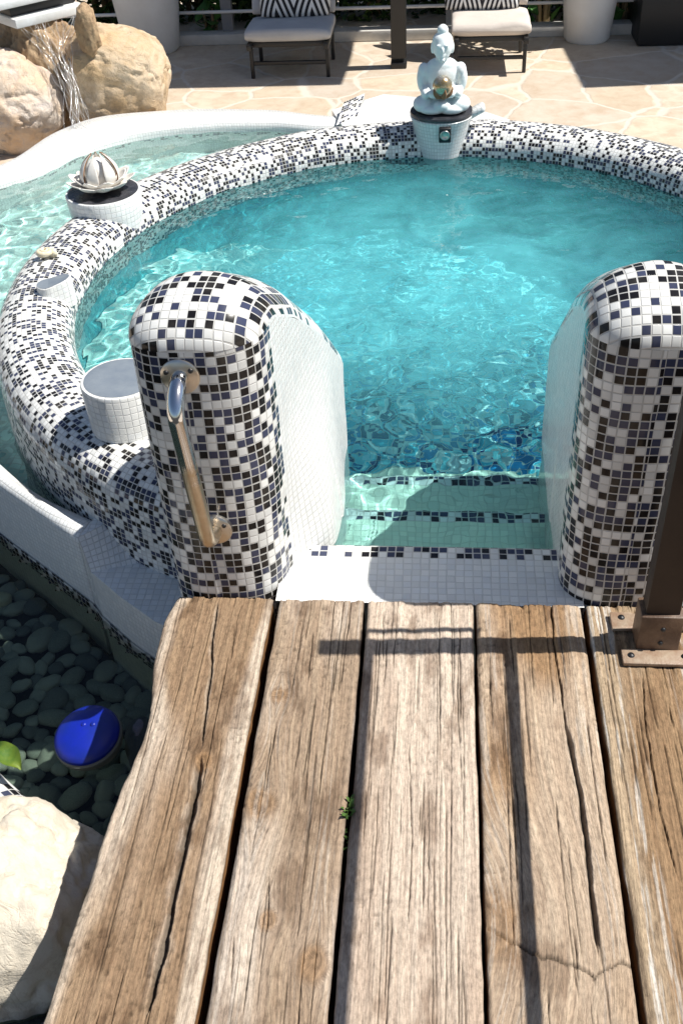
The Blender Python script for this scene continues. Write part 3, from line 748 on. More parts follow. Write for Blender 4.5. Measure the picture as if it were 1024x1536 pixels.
# shell
sc=at(70,385,.055);mb=MB();pth=[];rad=[]
for k in range(60):
    a=k/59*4.6*PI;r=.026*(1-k/75);pth.append((sc[0]+r*math.cos(a)*1.1,sc[1]+r*math.sin(a)*.9,sc[2]+.010+.020*k/59));rad.append(.014*(1-k/68))
mb.tube(pth,rad,12);tag(rebase(mb.build('sea_shell',M['shell']),sc),'small yellow coiled sea shell lying on the left mosaic rim','shell')
# lotus lamp
lc=(-1.310,3.865,.106);lt=empty('lotus_lamp',lc,'white metal lotus flower lamp with rusty petal edges on its round pedestal','lamp')
def petal(ang,L,w,curl,base_r,z0,rise,name='petal'):
    A=np.zeros((15,9,3))
    for i in range(15):
        t=i/14;ww=w*math.sin(PI*min(.999,(t*.86+.10)))**.8*(1-.35*t)
        rr=base_r+L*math.sin(t*curl)/curl;z=z0+rise*t+L*(1-math.cos(t*curl))/curl
        for j in range(9):
            s=(j-4)/4;x=rr-.2*ww*s*s*0;yy=ww*s;zz=z+.35*ww*s*s
            A[i,j]=(lc[0]+x*math.cos(ang)-yy*math.sin(ang),lc[1]+x*math.sin(ang)+yy*math.cos(ang),lc[2]+zz)
    mb=MB();mb.grid(A);o=mb.build(name,M['petal']);m=o.modifiers.new('s','SOLIDIFY');m.thickness=.003;m.offset=0
    dg=bpy.context.evaluated_depsgraph_get();me=bpy.data.meshes.new_from_object(o.evaluated_get(dg));o.modifiers.clear();o.data=me
    return child(o,lt)
for k in range(9):petal(k*2*PI/9+.2,.125,.050,.75,.02,.006,.0)
for k in range(8):petal(k*2*PI/8+.5,.100,.045,1.05,.02,.012,.0)
# the closed bud: a ring of upright ribs around a pale core
for k in range(7):
    ang=k*2*PI/7+.15;A=np.zeros((17,7,3))
    for i in range(17):
        t=i/16;r=.076*math.sin(PI*(.22+.72*t))**.75;z=.012+.130*t
        for j in range(7):
            s=(j-3)/3;q=ang+s*.31*(math.sin(PI*(.12+.84*t)))**.9
            A[i,j]=(lc[0]+r*math.cos(q),lc[1]+r*math.sin(q),lc[2]+z)
    mb=MB();mb.grid(A);o=mb.build('inner_petal',[M['petal'],M['rustin']]);m=o.modifiers.new('s','SOLIDIFY');m.thickness=.005;m.offset=-1;m.material_offset_rim=1
    dg=bpy.context.evaluated_depsgraph_get();me=bpy.data.meshes.new_from_object(o.evaluated_get(dg));o.modifiers.clear();o.data=me;child(o,lt)
mb=MB();mb.ell((lc[0],lc[1],lc[2]+.065),(.058,.058,.060));child(mb.build('glass_core',M['lampcore']),lt)
# ------------------------------------------------------------------ statue and its pedestal at the far rim
sp=(.008,4.665)
ped=empty('statue_pedestal',(sp[0],sp[1],-.05),'white tiled tapered pedestal with a small spotlight under the seated statue','pedestal')
zt=.110
mb=MB();mb.lathe([(.092,-.14),(.098,-.07),(.115,.02),(.132,.09),(.138,zt-.004),(.134,zt)],(sp[0],sp[1],0),56);child(mb.build('body',M['whitesm'],angle=60),ped)
mb=MB();mb.lathe([(.137,zt+.001),(.139,zt+.008),(.136,zt+.016),(.001,zt+.016)],(sp[0],sp[1],0),56);child(mb.build('top',M['darkstone'],angle=50),ped)
mb=MB();mb.box((sp[0]+.150,sp[1]+.0,zt+.008),(.085,.075,.030),.012,Matrix.Rotation(-.5,3,'Y'));child(mb.build('spout',M['whitesm']),ped)
mb=MB();mb.box((sp[0]+.016,sp[1]-.128,.062),(.052,.03,.068),.005,Matrix.Rotation(.18,3,'X'));sl=child(mb.build('spotlight',M['dark']),ped)
RXs=Matrix.Rotation(PI/2+.18,3,'X')
mb=MB();mb.lathe([(.021,.0),(.022,.006),(.017,.007),(.015,.003),(.0005,.002)],(sp[0]+.016,sp[1]-.143,.064),28,RXs);s=mb.build('lens',M['flange']);s.parent=sl
sb=zt+.016
st=empty('seated_statue',(sp[0],sp[1],sb),'pale blue cross legged meditating statue with topknot on the far pedestal','statue')
mb=MB();E=lambda c,r,R=None:mb.ell((sp[0]+c[0]*.89,sp[1]+c[1],sb+c[2]*.88),(r[0]*.91,r[1],r[2]*.90),R,28,18)
RY=lambda a:Matrix.Rotation(a,3,'Y')
E((0,0,.035),(.105,.080,.036));E((0,.01,.10),(.078,.056,.085));E((0,.012,.165),(.084,.052,.075));E((0,.012,.205),(.074,.044,.040))
for s in(-1,1):
    E((s*.088,-.028,.040),(.050,.056,.038));E((s*.045,-.065,.026),(.062,.034,.024))
    E((s*.088,.010,.185),(.028,.032,.036));E((s*.097,.004,.140),(.024,.028,.058),RY(s*.10));E((s*.078,-.030,.098),(.024,.048,.026));E((s*.040,-.062,.098),(.026,.024,.020))
    E((s*.047,.006,.292),(.009,.014,.028))
E((0,.008,.240),(.030,.030,.030));E((0,.0,.298),(.045,.047,.058));E((0,-.006,.272),(.036,.038,.034));E((0,.008,.322),(.048,.047,.040));E((0,.010,.368),(.026,.026,.026));E((0,.010,.384),(.014,.014,.012))
E((0,-.049,.292),(.007,.008,.014));E((0,-.044,.272),(.014,.006,.004));E((0,-.045,.263),(.012,.006,.004));E((0,-.042,.247),(.013,.010,.010))
for s in(-1,1):E((s*.017,-.041,.304),(.011,.008,.005));E((s*.018,-.043,.314),(.013,.006,.003))
E((0,-.075,.045),(.040,.028,.028))
body=remeshed('body',mb,M['statue'],None,.0036,4);child(body,st)
gl=(sp[0]+.002,sp[1]-.085,sb+.126)
ge=empty('globe_lamp',(gl[0],gl[1],gl[2]-.045),'round gold crackle globe held in the lap of the seated statue','globe')
mb=MB();mb.ell(gl,(.042,.042,.044),None,32,20);child(mb.build('globe',M['bronze']),ge)
for k in range(5):
    a=k*2*PI/5-PI/2+.3;pth=[]
    for i in range(8):
        t=PI-.1-(i/7)*1.35;pth.append((gl[0]+.044*math.sin(t)*math.cos(a),gl[1]+.044*math.sin(t)*math.sin(a),gl[2]+.046*math.cos(t)))
    mb=MB();mb.tube(pth,[.008,.010,.011,.011,.010,.008,.005,.002],8);child(mb.build('holder_petal',M['rustin']),ge)
# ------------------------------------------------------------------ deck of old sleepers
def plank(label,x0,x1,seed,base,pale,opts):
    y0,y1=.25,1.712;nx,ny=150,400
    t=np.linspace(y0,y1,ny)[:,None];sN=np.linspace(0,1,nx)[None,:]
    le=np.interp(t[:,0],*zip(*opts['left'])) if 'left' in opts else np.full(ny,x0)
    if 'left' in opts:
        for _ in range(40):le[1:-1]=(le[:-2]+2*le[1:-1]+le[2:])/4
    le=le+.0022*fbm(t[:,0]*14,t[:,0]*0,seed,3,seed)
    re=np.full(ny,x1)+.0025*fbm(t[:,0]*9,t[:,0]*0,seed+5,4,seed+2)
    X=le[:,None]+(re-le)[:,None]*sN;Y=np.broadcast_to(t,X.shape)
    s=X-x0
    # grain coordinate, pushed aside around knots
    g=s.copy()+.006*fbm(Y*2.2,s*3,seed,2,seed+9)
    ringm=np.zeros_like(X);rd=np.ones_like(X)
    for kx,ky,kr,kd in opts.get('knots',()):
        dx,dy=X-kx,(Y-ky)*.8
        r=np.hypot(dx,dy)*(1+.35*fbm(X*28,Y*22,kx*9,3,seed+44));g=g-kd*kr*np.sign(dx)*np.exp(-(dy/(kr*2.2))**2)*np.exp(-np.abs(dx)/(kr*2.0))
        w=sst(kr*1.15,kr*.55,r);ringm=np.maximum(ringm,w);rd=np.where(w>0,r/kr,rd)
    fine=fbm(g*420,Y*7,seed,3,seed+1);med=fbm(g*130,Y*2.6,seed,3,seed+2);big=fbm(g*30,Y*1.3,seed,3,seed+3)
    rings=np.sin(rd*13+fbm(X*50,Y*50,0,3,seed)*3.2)*.75
    fine=fine*(1-ringm)+rings*.5*ringm;med=med*(1-ringm)+rings*.4*ringm
    lat=sst(-.25,.45,med)
    h=.0011*fine+.0011*med+.0026*big+.0018*fbm(X*60,Y*25,0,4,seed+4)
    crack=np.zeros_like(X);halo=np.zeros_like(X)
    def cut(pth,w,dep,jit=.0025):
        nonlocal h,crack,halo
        ys_=[p[1] for p in pth];xs_=[p[0] for p in pth];o_=np.argsort(ys_);ys_=np.array(ys_)[o_];xs_=np.array(xs_)[o_]
        cx=np.interp(t[:,0],ys_,xs_)+jit*fbm(t[:,0]*22,t[:,0]*0,seed+len(pth),4,seed+31)
        ends=sst(ys_[0]-.004,ys_[0]+.05,t[:,0])*sst(ys_[-1]+.004,ys_[-1]-.05,t[:,0])
        ww=w*(.55+.6*np.abs(fbm(t[:,0]*13,t[:,0]*0,seed,3,seed+33)))*ends+1e-5
        k=np.clip(1-np.abs(X-cx[:,None])/ww[:,None],0,1)**.7
        h=h-dep*k*ends[:,None];crack=np.maximum(crack,k*ends[:,None])
        if w>.003:halo=np.maximum(halo,np.clip(1-np.abs(X-cx[:,None])/(ww[:,None]*2.6),0,1)*ends[:,None]*(.35+.65*sst(-.1,.3,fbm(X*90,Y*30,0,3,seed+77))))
    for pth,w,dep in opts.get('cracks',()):cut(pth,w,dep)
    for pth,w,dep in opts.get('cross',()):
        xs_=[p[0] for p in pth];ys_=[p[1] for p in pth]
        cy=np.interp(X,xs_,ys_)+.010*fbm(X*45,X*0,seed,5,seed+40,.65);w=w*(.75+.5*np.abs(fbm(X*25,X*0,seed,3,seed+41)))+.0012
        ins=(X>xs_[0])*(X<xs_[-1]);k=np.clip(1-np.abs(Y-cy)/w,0,1)*ins;h=h-dep*k;crack=np.maximum(crack,k)
    rs=random.Random(seed)
    for _ in range(opts.get('checks',26)):
        cx=x0+rs.uniform(.02,x1-x0-.02);cy=rs.uniform(.5,1.7);ln=rs.uniform(.04,.24)
        cut([(cx+rs.uniform(-.004,.004),cy-ln),(cx,cy),(cx+rs.uniform(-.004,.004),cy+ln)],rs.uniform(.0014,.0026),rs.uniform(.002,.006),.0012)
    # short splintered nicks across the grain
    nick=sst(.40,.60,fbm(X*70,Y*110,0,2,seed+60))*sst(.05,.4,fbm(X*9,Y*7,0,2,seed+61));h=h-.0022*nick
    ed=np.minimum(X-le[:,None],re[:,None]-X);rad=.010+.004*fbm(Y*12,X*0,0,2,seed+70)
    e=np.clip(1-ed/rad,0,1);h=h-rad*.55*e**2.2
    eend=np.clip(1-(y1-Y)/.012,0,1);h=h-.010*eend**2-.004*sst(.06,0,y1-Y)*fbm(X*50,Y*20,0,3,seed+71)**2*3
    Z=h-.004
    b=np.array(base);pl=np.array(pale)
    gr=sst(-.22,.32,fbm(s*7,Y*1.6,seed,4,seed+80)+opts.get('bias',0)+opts.get('edgepale',0)*sst(.05,.0,re[:,None]-X)+opts.get('leftpale',0)*sst(.06,.0,X-le[:,None]))
    C=b*(1-gr[...,None])+pl*gr[...,None]
    C=C*(1-.17*(1-lat)[...,None]*np.array([.8,.95,1.0]))
    C=C*(1+.16*fine[...,None])
    st_=sst(.05,.42,fbm(X*20+.5*fbm(X*9,Y*5,0,2,seed+91),Y*7,0,5,seed+90,.62));C=C*(1-.42*st_[...,None]*np.array([.88,.97,1.03]))
    hl=(halo*.55)[...,None];C=C*(1-hl)+np.array([.50,.43,.355])*hl
    C=C*(1-.75*(crack**.8)[...,None]);C=C*(1-.28*nick[...,None])
    if ringm.max()>0:
        kc=np.array([.23,.13,.06]);C=C*(1-.62*ringm[...,None])+kc*.62*ringm[...,None]*(1+.3*rings[...,None])
    edgec=sst(.006,.0,ed);C=C*(1-.25*edgec[...,None])
    mossy=opts.get('white',0)*sst(.2,.45,fbm(g*160,Y*6,0,3,seed+95))*sst(.1,.012,ed);C=C*(1-.6*mossy[...,None])+np.array([.60,.56,.50])*.6*mossy[...,None]
    C=np.clip(C,.008,.8)
    gg=(g*(1-ringm)+(kx0+rd*.05)*ringm) if False else g+ringm*(rd*.030-.010)
    # sides and underside
    dep=.13
    zs=[-dep,-dep+.004,-dep*.75,-dep*.5,-dep*.25,-.022]
    Lz=np.array(zs)
    wob=lambda k:.003*fbm(Y[:,:1]*20,Lz[None,:]*40+k,seed,3,seed+3)
    sideL=np.stack([le[:,None]+.002+wob(0)-.003*np.sin((Lz+dep)/dep*PI)[None],np.broadcast_to(t,(ny,6)),np.broadcast_to(Lz,(ny,6))],-1)
    sideR=np.stack([re[:,None]-.002+wob(9),np.broadcast_to(t,(ny,6)),np.broadcast_to(Lz[::-1],(ny,6))],-1)
    G=np.concatenate([sideL,np.stack([X,Y,Z],-1),sideR],1)
    sc=np.array(opts.get('side',(.26,.14,.065)));nz=.8+.35*fbm(Y[:,:1]*6,Lz[None]*60,0,3,seed)
    cs=sc[None,None]*nz[...,None]
    CC=np.concatenate([cs,C,cs],1)
    GC=np.concatenate([np.stack([np.broadcast_to(Lz,(ny,6)),np.broadcast_to(t,(ny,6)),np.full((ny,6),seed*.37)],-1),np.stack([gg,Y,np.full_like(Y,seed*.37+.3)],-1),np.stack([np.broadcast_to(Lz[::-1],(ny,6)),np.broadcast_to(t,(ny,6)),np.full((ny,6),seed*.37+.1)],-1)],1)
    m,n=G.shape[:2];Fs=gridF(m,n,flip=True)
    V=G.reshape(-1,3);Fs+=[tuple(range((m-1)*n,m*n))[::1],tuple(range(n))[::-1]]
    Fs+=[(i*n,(i+1)*n,(i+1)*n+n-1,i*n+n-1) for i in range(m-1)]
    o=mesh('deck_plank',V,Fs,M['wood'],attr=np.clip(CC.reshape(-1,3),0,1),gc=GC.reshape(-1,3))
    rebase(o,((x0+x1)/2,(y0+y1)/2,-.13))
    return tag(o,label,'plank','old wooden sleepers forming the deck')
def px(pts):return [tuple(at(u,v,0)[:2]) for u,v in pts]
BR_=(.27,.165,.085);PA=(.47,.365,.265)
pleft=[(y,x) for x,y in px([(60,1545),(130,1330),(160,1240),(185,1170),(205,1130),(222,1080),(226,1040),(230,990),(245,930),(266,893)])]+[(.25,-.60)]
pleft=sorted(pleft)
plank('leftmost deck plank with a wavy natural edge and one long split',-.60,-.366,11,(.295,.20,.122),(.52,.43,.335),dict(left=pleft,knots=[(*px([(305,1140)])[0],.022,1.0)],
  cracks=[(px([(328,895),(318,960),(316,1010),(306,1080),(303,1125)]),.0045,.014),(px([(303,1125),(290,1200),(262,1330),(245,1420),(215,1535)]),.0115,.020),(px([(352,930),(345,1000)]),.002,.006),(px([(300,1160),(262,1300)]),.003,.008)],edgepale=1.0,leftpale=.9,bias=-.30,side=(.30,.15,.06)))
plank('second plank from the left, greyish brown with round knots and a weed at its edge',-.349,-.154,23,(.35,.26,.18),(.54,.45,.36),dict(knots=[(*px([(388,1200)])[0],.034,1.0),(*px([(417,1040)])[0],.018,1.0),(*px([(402,1378)])[0],.018,1.0),(*px([(470,1440)])[0],.03,.6)],cracks=[(px([(405,1300),(398,1420)]),.002,.006),(px([(352,1380),(345,1500)]),.002,.005)],bias=.1,white=.4))
plank('middle deck plank, palest grey beige with fine straight checks',-.145,.0905,37,(.49,.385,.295),(.565,.465,.37),dict(cracks=[(px([(612,1100),(618,1260),(612,1400)]),.002,.006),(px([(640,1250),(646,1330)]),.0022,.006),(px([(575,905),(573,1000)]),.002,.005),(px([(590,1080),(580,1300)]),.0018,.005)],bias=.2,checks=46))
plank('brown deck plank with a deep jagged split and swirling grain, second from the right',.0975,.331,41,(.31,.195,.105),(.47,.365,.265),dict(knots=[(*px([(726,1385)])[0],.075,1.7)],cracks=[(px([(826,892),(830,960),(845,1060),(852,1120)]),.003,.010),(px([(848,1080),(868,1180),(880,1270),(890,1360),(898,1440)]),.0075,.016),(px([(770,1180),(775,1290)]),.002,.005)],cross=[(sorted(px([(730,1385),(780,1420),(880,1452),(890,1455)])),.0038,.006),(sorted(px([(888,1460),(915,1450),(950,1442)])),.0034,.005)],bias=-.05,white=.5))
plank('rightmost visible deck plank with pale flaking left edge under the brown post',.343,.575,53,(.285,.185,.103),(.41,.31,.205),dict(cracks=[(px([(962,1000),(970,1100),(990,1220),(1020,1330)]),.002,.008),(px([(940,880),(948,925)]),.003,.008),(px([(1000,1040),(1010,1100)]),.002,.006)],bias=-.2,leftpale=.5,white=1.5))
plank('deck plank on the far right beneath the railing, almost out of view',.583,.80,59,(.27,.165,.085),(.38,.27,.165),dict(bias=-.1))
# weeds in the gap between two planks
def weed(c,label,n,sz):
    mb=MB();r=random.Random(int(c[1]*1000))
    for k in range(n):
        a=r.uniform(0,6.3);el=r.uniform(.1,1.1);L=sz*r.uniform(.5,1.1);w=L*.36;b0=Vector((c[0]+r.uniform(-.005,.005),c[1]+r.uniform(-.022,.022),c[2]))
        d=Vector((math.cos(a)*math.cos(el),math.sin(a)*math.cos(el),math.sin(el)));sd=d.cross(Vector((0,0,1))).normalized()
        up=sd.cross(d);V=[b0,b0+d*L*.3+sd*w*.4+up*.001,b0+d*L*.65+sd*w*.5+up*.002,b0+d*L,b0+d*L*.65-sd*w*.5+up*.002,b0+d*L*.3-sd*w*.4+up*.001]
        mb.add(V,[(0,1,2,3),(0,3,4,5)])
    return tag(rebase(mb.build('weed',M['weed'],smooth=False),c),label,'weed')
c=at(517,1214,-.012);weed((-.1505,c[1],-.012),'small leafy weed sprouting in the gap left of the palest plank',34,.022)
c=at(516,1260,-.012);weed((-.1505,c[1],-.016),'thin sparse weed lower down the same gap between planks',14,.014)
# supporting beams under the deck
for yb in(.5,1.55):
    mb=MB();mb.box((.1,yb,-.19),(1.30,.11,.118),.006);tag(rebase(mb.build('deck_beam',M['shoe']),(.1,yb,-.25)),'dark beam under the far end of the deck planks' if yb>1 else 'dark beam under the near end of the deck planks','beam')
# ------------------------------------------------------------------ railing
rl=empty('railing',(.475,1.59,0),'dark brown metal railing post bolted to the deck in front of the right pillar','railing')
bx0,bx1,by0,by1=.436,.513,1.570,1.614
mb=MB();mb.box((.4745,1.592,.54),(.070,.044,1.04),.004);child(mb.build('post',M['post'],angle=40),rl)
mb=MB();mb.box((.4745,1.592,.054),(.088,.062,.100),.004);shoe=child(mb.build('shoe',M['shoe'],angle=40),rl)
for zz in(.07,.03):
    mb=MB();mb.lathe([(.0004,.004),(.004,.0035),(.0055,0)],(.478,1.5605,zz),12,RX);s=mb.build('bolt',M['dark']);s.parent=shoe
mb=MB();mb.box((.475,1.541,.005),(.150,.042,.009),.002);mb.box((.475,1.648,.005),(.150,.042,.009),.002);mb.box((.414,1.646,.0052),(.05,.052,.0082),.002);pt=child(mb.build('base_plate',M['plate'],angle=40),rl)
for xx,yy in((.418,1.543),(.528,1.543),(.412,1.655),(.528,1.655)):
    mb=MB();mb.lathe([(.0004,.0135),(.006,.0125),(.008,.009)],(xx,yy,0),14);s=mb.build('bolt',M['dark']);s.parent=pt
for zz,w in((.938,.018),(.468,.018)):
    mb=MB();mb.box((.4745,.35,zz),(w,2.45,.018),.003);child(mb.build('rail',M['post'],angle=40),rl)
mb=MB();mb.box((.4745,1.640,.765),(.012,.014,.39),.002);mb.box((.4745,1.624,.955),(.010,.022,.010),.001);mb.box((.4745,1.624,.58),(.010,.022,.010),.001);child(mb.build('shadow_rod',M['post'],angle=40),rl)  # unseen thin rod added beside the post to cast a second shadow strip
mb=MB();mb.box((.4745,-.6,.56),(.070,.044,1.12),.004);child(mb.build('post',M['post'],angle=40),rl)
# ------------------------------------------------------------------ boulders, spout, falling water
def spline3(pts,n):
    p=np.array(pts,float);d=np.concatenate([[0],np.cumsum(np.linalg.norm(np.diff(p,axis=0),axis=1))]);t=np.linspace(0,d[-1],n)
    m=np.gradient(p,d,axis=0);o=[]
    for q in t:
        i=min(max(np.searchsorted(d,q)-1,0),len(p)-2);h=d[i+1]-d[i];s=(q-d[i])/h
        o.append((2*s**3-3*s**2+1)*p[i]+(s**3-2*s**2+s)*h*m[i]+(-2*s**3+3*s**2)*p[i+1]+(s**3-s**2)*h*m[i+1])
    return np.array(o),t
def boulder(label,c,r,seed,mat,rz=0,amp=.22,fr=.9,sub=6,boxy=.0,tilt=0,centre=False):
    V,Fs=blob(seed,(1,1,1),4,sub,amp,fr)
    if boxy:
        s=np.sign(V)*np.abs(V)**(1-boxy);V=s/np.max(np.abs(s))*1.0
        V*= (1+amp*.5*fbm(V[:,0]*fr*1.2+seed,V[:,1]*fr*1.2,V[:,2]*fr*1.2,4,seed+4))[:,None]
    V=V*(1+.035*fbm(V[:,0]*4.5,V[:,1]*4.5,V[:,2]*4.5,5,seed+2,.6)-.045*sst(.10,.0,np.abs(fbm(V[:,0]*1.7,V[:,1]*1.7,V[:,2]*1.7,4,seed+6))))[:,None]
    V=V*np.array(r);Rm=np.array((Matrix.Rotation(rz,3,'Z')@Matrix.Rotation(tilt,3,'Y')).to_3x3());V=V@Rm.T
    zb=V[:,2].min()
    if centre:c=(c[0],c[1],c[2]+zb)
    o=mesh('boulder',V-np.array([0,0,zb]),Fs,mat);o.location=(float(c[0]),float(c[1]),float(c[2]));return tag(o,label,'boulder')
c=atY(176,119,5.85);boulder('large rounded ochre boulder right of the waterfall, beside the left pool',c,(.315,.28,.275),203,M['rock1'],.2,.20,.9,boxy=.30,tilt=.28,centre=True)
c=atY(16,156,5.62);boulder('pinkish white boulder at the left edge below the waterfall',c,(.285,.26,.275),211,M['rock2'],.5,.25,.9,centre=True)
c=atY(88,124,5.80);boulder('wet brown rock face under the falling water between two boulders',c,(.21,.17,.34),217,M['rock3'],.1,.38,1.7,tilt=-.28,centre=True)
c=atY(133,46,5.66);boulder('small brown rock block on the right end of the spout',c,(.065,.09,.145),223,M['rock3'],.3,.3,1.3,5,boxy=.25,centre=True)
c=atY(22,68,5.90);boulder('dark brown rock under the left end of the spout',c,(.13,.12,.13),229,M['rock3'],.9,.35,1.4,5,centre=True)
c=atY(88,62,5.84);boulder('small rounded stone that the water splashes on',c,(.085,.08,.075),231,M['rock2'],.4,.3,1.5,5,centre=True)
pa=atY(24,36,5.62);pb=atY(128,14,5.92);mid_=(pa+pb)/2;dv=Vector(pb-pa);so=mid_
sp_=empty('water_spout',(so[0],so[1],so[2]-.03),'white stone spout slab with a slot pouring water over the boulders','spout')
RS=Matrix.Rotation(math.atan2(dv.y,dv.x),3,'Z')
ln=math.hypot(dv.x,dv.y);nv=Vector((-dv.y,dv.x,0)).normalized()
ctr=lambda b_,z:(so[0]+nv.x*b_,so[1]+nv.y*b_,so[2]+z)
mb=MB();mb.box(ctr(.11,0),(ln,.22,.045),.006,RS);child(mb.build('lower_slab',M['scup'],angle=40),sp_)
mb=MB();mb.box(ctr(.15,.048),(ln*.92,.16,.050),.004,RS);child(mb.build('slot',M['dark'],angle=40),sp_)
mb=MB();mb.box((ctr(.12,.092)[0]-.06,ctr(.12,.092)[1]-.03,so[2]+.092),(ln*1.0,.24,.036),.006,RS);child(mb.build('upper_slab',M['scup'],angle=40),sp_)
mb=MB();r=random.Random(5)
for k in range(38):
    f=r.random();c0=pa*(1-f)+pb*f;c0=c0*(1-.0)+0;n=r.random()
    g0=np.array([c0[0]-nv.x*.012,c0[1]-nv.y*.012,c0[2]-.02])
    w1=atY(70+38*f+r.uniform(-8,8),84+r.uniform(-10,8),5.60);w2=atY(96+22*f+r.uniform(-8,8),130+r.uniform(-12,10),5.50);w3=atY(104+34*f+r.uniform(-12,14),190+r.uniform(-5,10),5.30)
    ctl=[g0,w1,w2,w3];last=r.choice((.35,.6,1,1,1));first=r.choice((0,0,.3,.45));pth=[];rad=[]
    if first>=last:first=0
    kk,_=spline3(ctl,40);i0,i1=int(first*39),max(int(last*39),int(first*39)+6)
    for i in range(i0,min(i1,39)+1):
        pth.append(tuple(kk[i]+np.array([.006*math.sin(i*.5+k),.006*math.sin(i*.7+k*2.1),0])));rad.append(r.uniform(.0008,.0020))
    mb.tube(pth,rad,5)
tag(rebase(mb.build('waterfall',M['falls']),(so[0],so[1]-.3,COP)),'thin streams of water falling from the spout over the boulders into the left pool','waterfall')
# near boulder in the moat
o=boulder('big pale limestone boulder in the moat at the lower left, half in shade',(-.875,1.10,-.72),(.225,.25,.305),241,M['rock4'],.35,.24,1.0,boxy=.12)
boulder('dark boulder in deep shade at the bottom left beside the deck',(-.74,.82,-.76),(.16,.2,.2),247,M['rock5'],.2,.3,1.2,5)
boulder('dark grey rock half under the wavy plank edge',(*at(212,1105,-.45)[:2],-.66),(.05,.07,.13),251,M['rock5'],.2,.2,1.2,4)
# mosaic wall stub with a leaf
q=at(0,1160,-.22)
mb=MB();P=np.zeros((40,21,3));U=np.zeros((40,21,2))
for i in range(40):
    t=i/39;ax=-.855-.40*t;ay=1.190+.30*t
    for j in range(21):
        a=-.2+(PI+.4)*j/20;P[i,j]=(ax+.085*math.cos(a)*.60,ay+.085*math.cos(a)*.80,-.275+.075*math.sin(a) if 0<j<20 else -.75);U[i,j]=(t*.42,a*.075)
mb.grid(P,U);tag(rebase(mb.build('mosaic_wall',M['moss']),(q[0],q[1],-.75)),'low rounded mosaic wall end behind the pale boulder at the left edge','wall')
lf=at(22,1136,-.165);A=np.zeros((13,7,3))
for i in range(13):
    t=i/12
    for j in range(7):
        s=(j-3)/3;w=.024*math.sin(PI*(t*.94+.03))**.75
        dx,dy=.78,-.62;A[i,j]=(lf[0]-.050+.090*t*dx+s*w*.62,lf[1]+.030+.090*t*dy+s*w*.78,-.170+.012*math.sin(PI*t)+.010*s*s-.006*t+.004*math.sin(9*t+s))
mb=MB();mb.grid(A);tag(rebase(mb.build('leaf',M['leafy']),(lf[0],lf[1],-.18)),'single bright green leaf lying by the mosaic wall end','leaf')
# blue float
fc=at(133,1106,MW+.03);fe=empty('pool_float',(fc[0],fc[1],MW),'glossy blue round pool float drifting in the shaded moat','pool float')
Rf=Matrix.Rotation(.16,3,'X')@Matrix.Rotation(-.10,3,'Y')
mb=MB();mb.lathe([(.0805,.004),(.083,.010),(.080,.019),(.068,.029),(.045,.036),(.02,.039),(.0005,.040)],fc,48,Rf);child(mb.build('cap',M['blue']),fe)
mb=MB();mb.lathe([(.0805,.006),(.086,.002),(.086,-.008),(.078,-.03),(.06,-.06),(.001,-.06)],fc,48,Rf);child(mb.build('rim',M['bluerim'],angle=50),fe)
for k in(-1,1):
    v=Rf@Vector((.012*k+.01,.014,.0395));mb=MB();mb.lathe([(.0005,.002),(.006,.0018),(.007,-.004)],(fc[0]+v.x,fc[1]+v.y,fc[2]+v.z),14,Rf);child(mb.build('vent_cap',M['blue']),fe)
# ------------------------------------------------------------------ terrace furniture
def lounger(name,label,x0,x1,yf,yb,mat,dark,shift=0):
    e=empty(name,((x0+x1)/2,yf,T),label,'sun lounger','sun loungers on the terrace')
    zt=T+.285;w=x1-x0;xm=(x0+x1)/2
    mb=MB();
    for xx in(x0+.03,x1-.03):mb.box((xx,(yf+yb)/2+.02,zt-.085),(.03,yb-yf+.15,.035),.004)
    for k in range(3):mb.box((xm,yf+.02+(yb-yf)*k/2,zt-.084),(w-.064,.03,.03),.004)
    child(mb.build('frame',M['dark'],angle=40),e)
    for xx in(x0+.03,x1-.03):
        for yy in(yf+.02,yb+.02):
            mb=MB();mb.box((xx,yy,(T+zt-.10)/2+.0),(.022,.026,zt-.1025-T),.003);child(mb.build('leg',M['dark'],angle=40),e)
    mb=MB();mb.box((xm,yf+.02,T+.09),(w-.084,.02,.022),.003);child(mb.build('crossbar',M['dark'],angle=40),e)
    # seat and back cushion as soft slabs
    def slab_(p0,p1,th,nm):
        L=(Vector(p1)-Vector(p0)).length;d=(Vector(p1)-Vector(p0)).normalized();up=Vector((0,-d.z,d.y));n1,n2=26,22
        A=np.zeros((n1+1,n2*2,3))
        for i in range(n1+1):
            t=i/n1;ed=min(1,(1-abs(2*t-1))*9)**.5
            for j in range(n2*2):
                q=2*PI*j/(n2*2);cx=math.copysign(abs(math.cos(q))**.28,math.cos(q));cz=math.copysign(abs(math.sin(q))**.5,math.sin(q))
                pt=Vector(p0)+d*L*t+Vector((cx*(w/2)*(.985+.015*ed),0,0))+up*(cz*th/2*(.35+.65*ed))
                pt+=up*(.010*float(vn(pt.x*7,pt.y*9,pt.z*5,3)) if cz>0 else 0)
                A[i,j]=pt
        mb=MB();mb.grid(A,closed_v=True);mb.add([tuple(v) for v in A[0]],[tuple(range(n2*2))]);mb.add([tuple(v) for v in A[-1]],[tuple(range(n2*2))]);return child(mb.build(nm,mat),e)
    slab_((xm,yf-.02,zt-.03),(xm,yb,zt-.03),.075,'seat_cushion')
    slab_((xm,yb-.01,zt+.01),(xm,yb+.30,zt+.52),.07,'back_cushion')
    Rb=Matrix.Rotation(-.52,3,'X')
    for xx in(x0+.03,x1-.03):
        mb=MB();mb.box((xx,yb+.205,zt+.22),(.03,.03,.58),.004,Rb);child(mb.build('back_frame',M['dark'],angle=40),e)
    return e
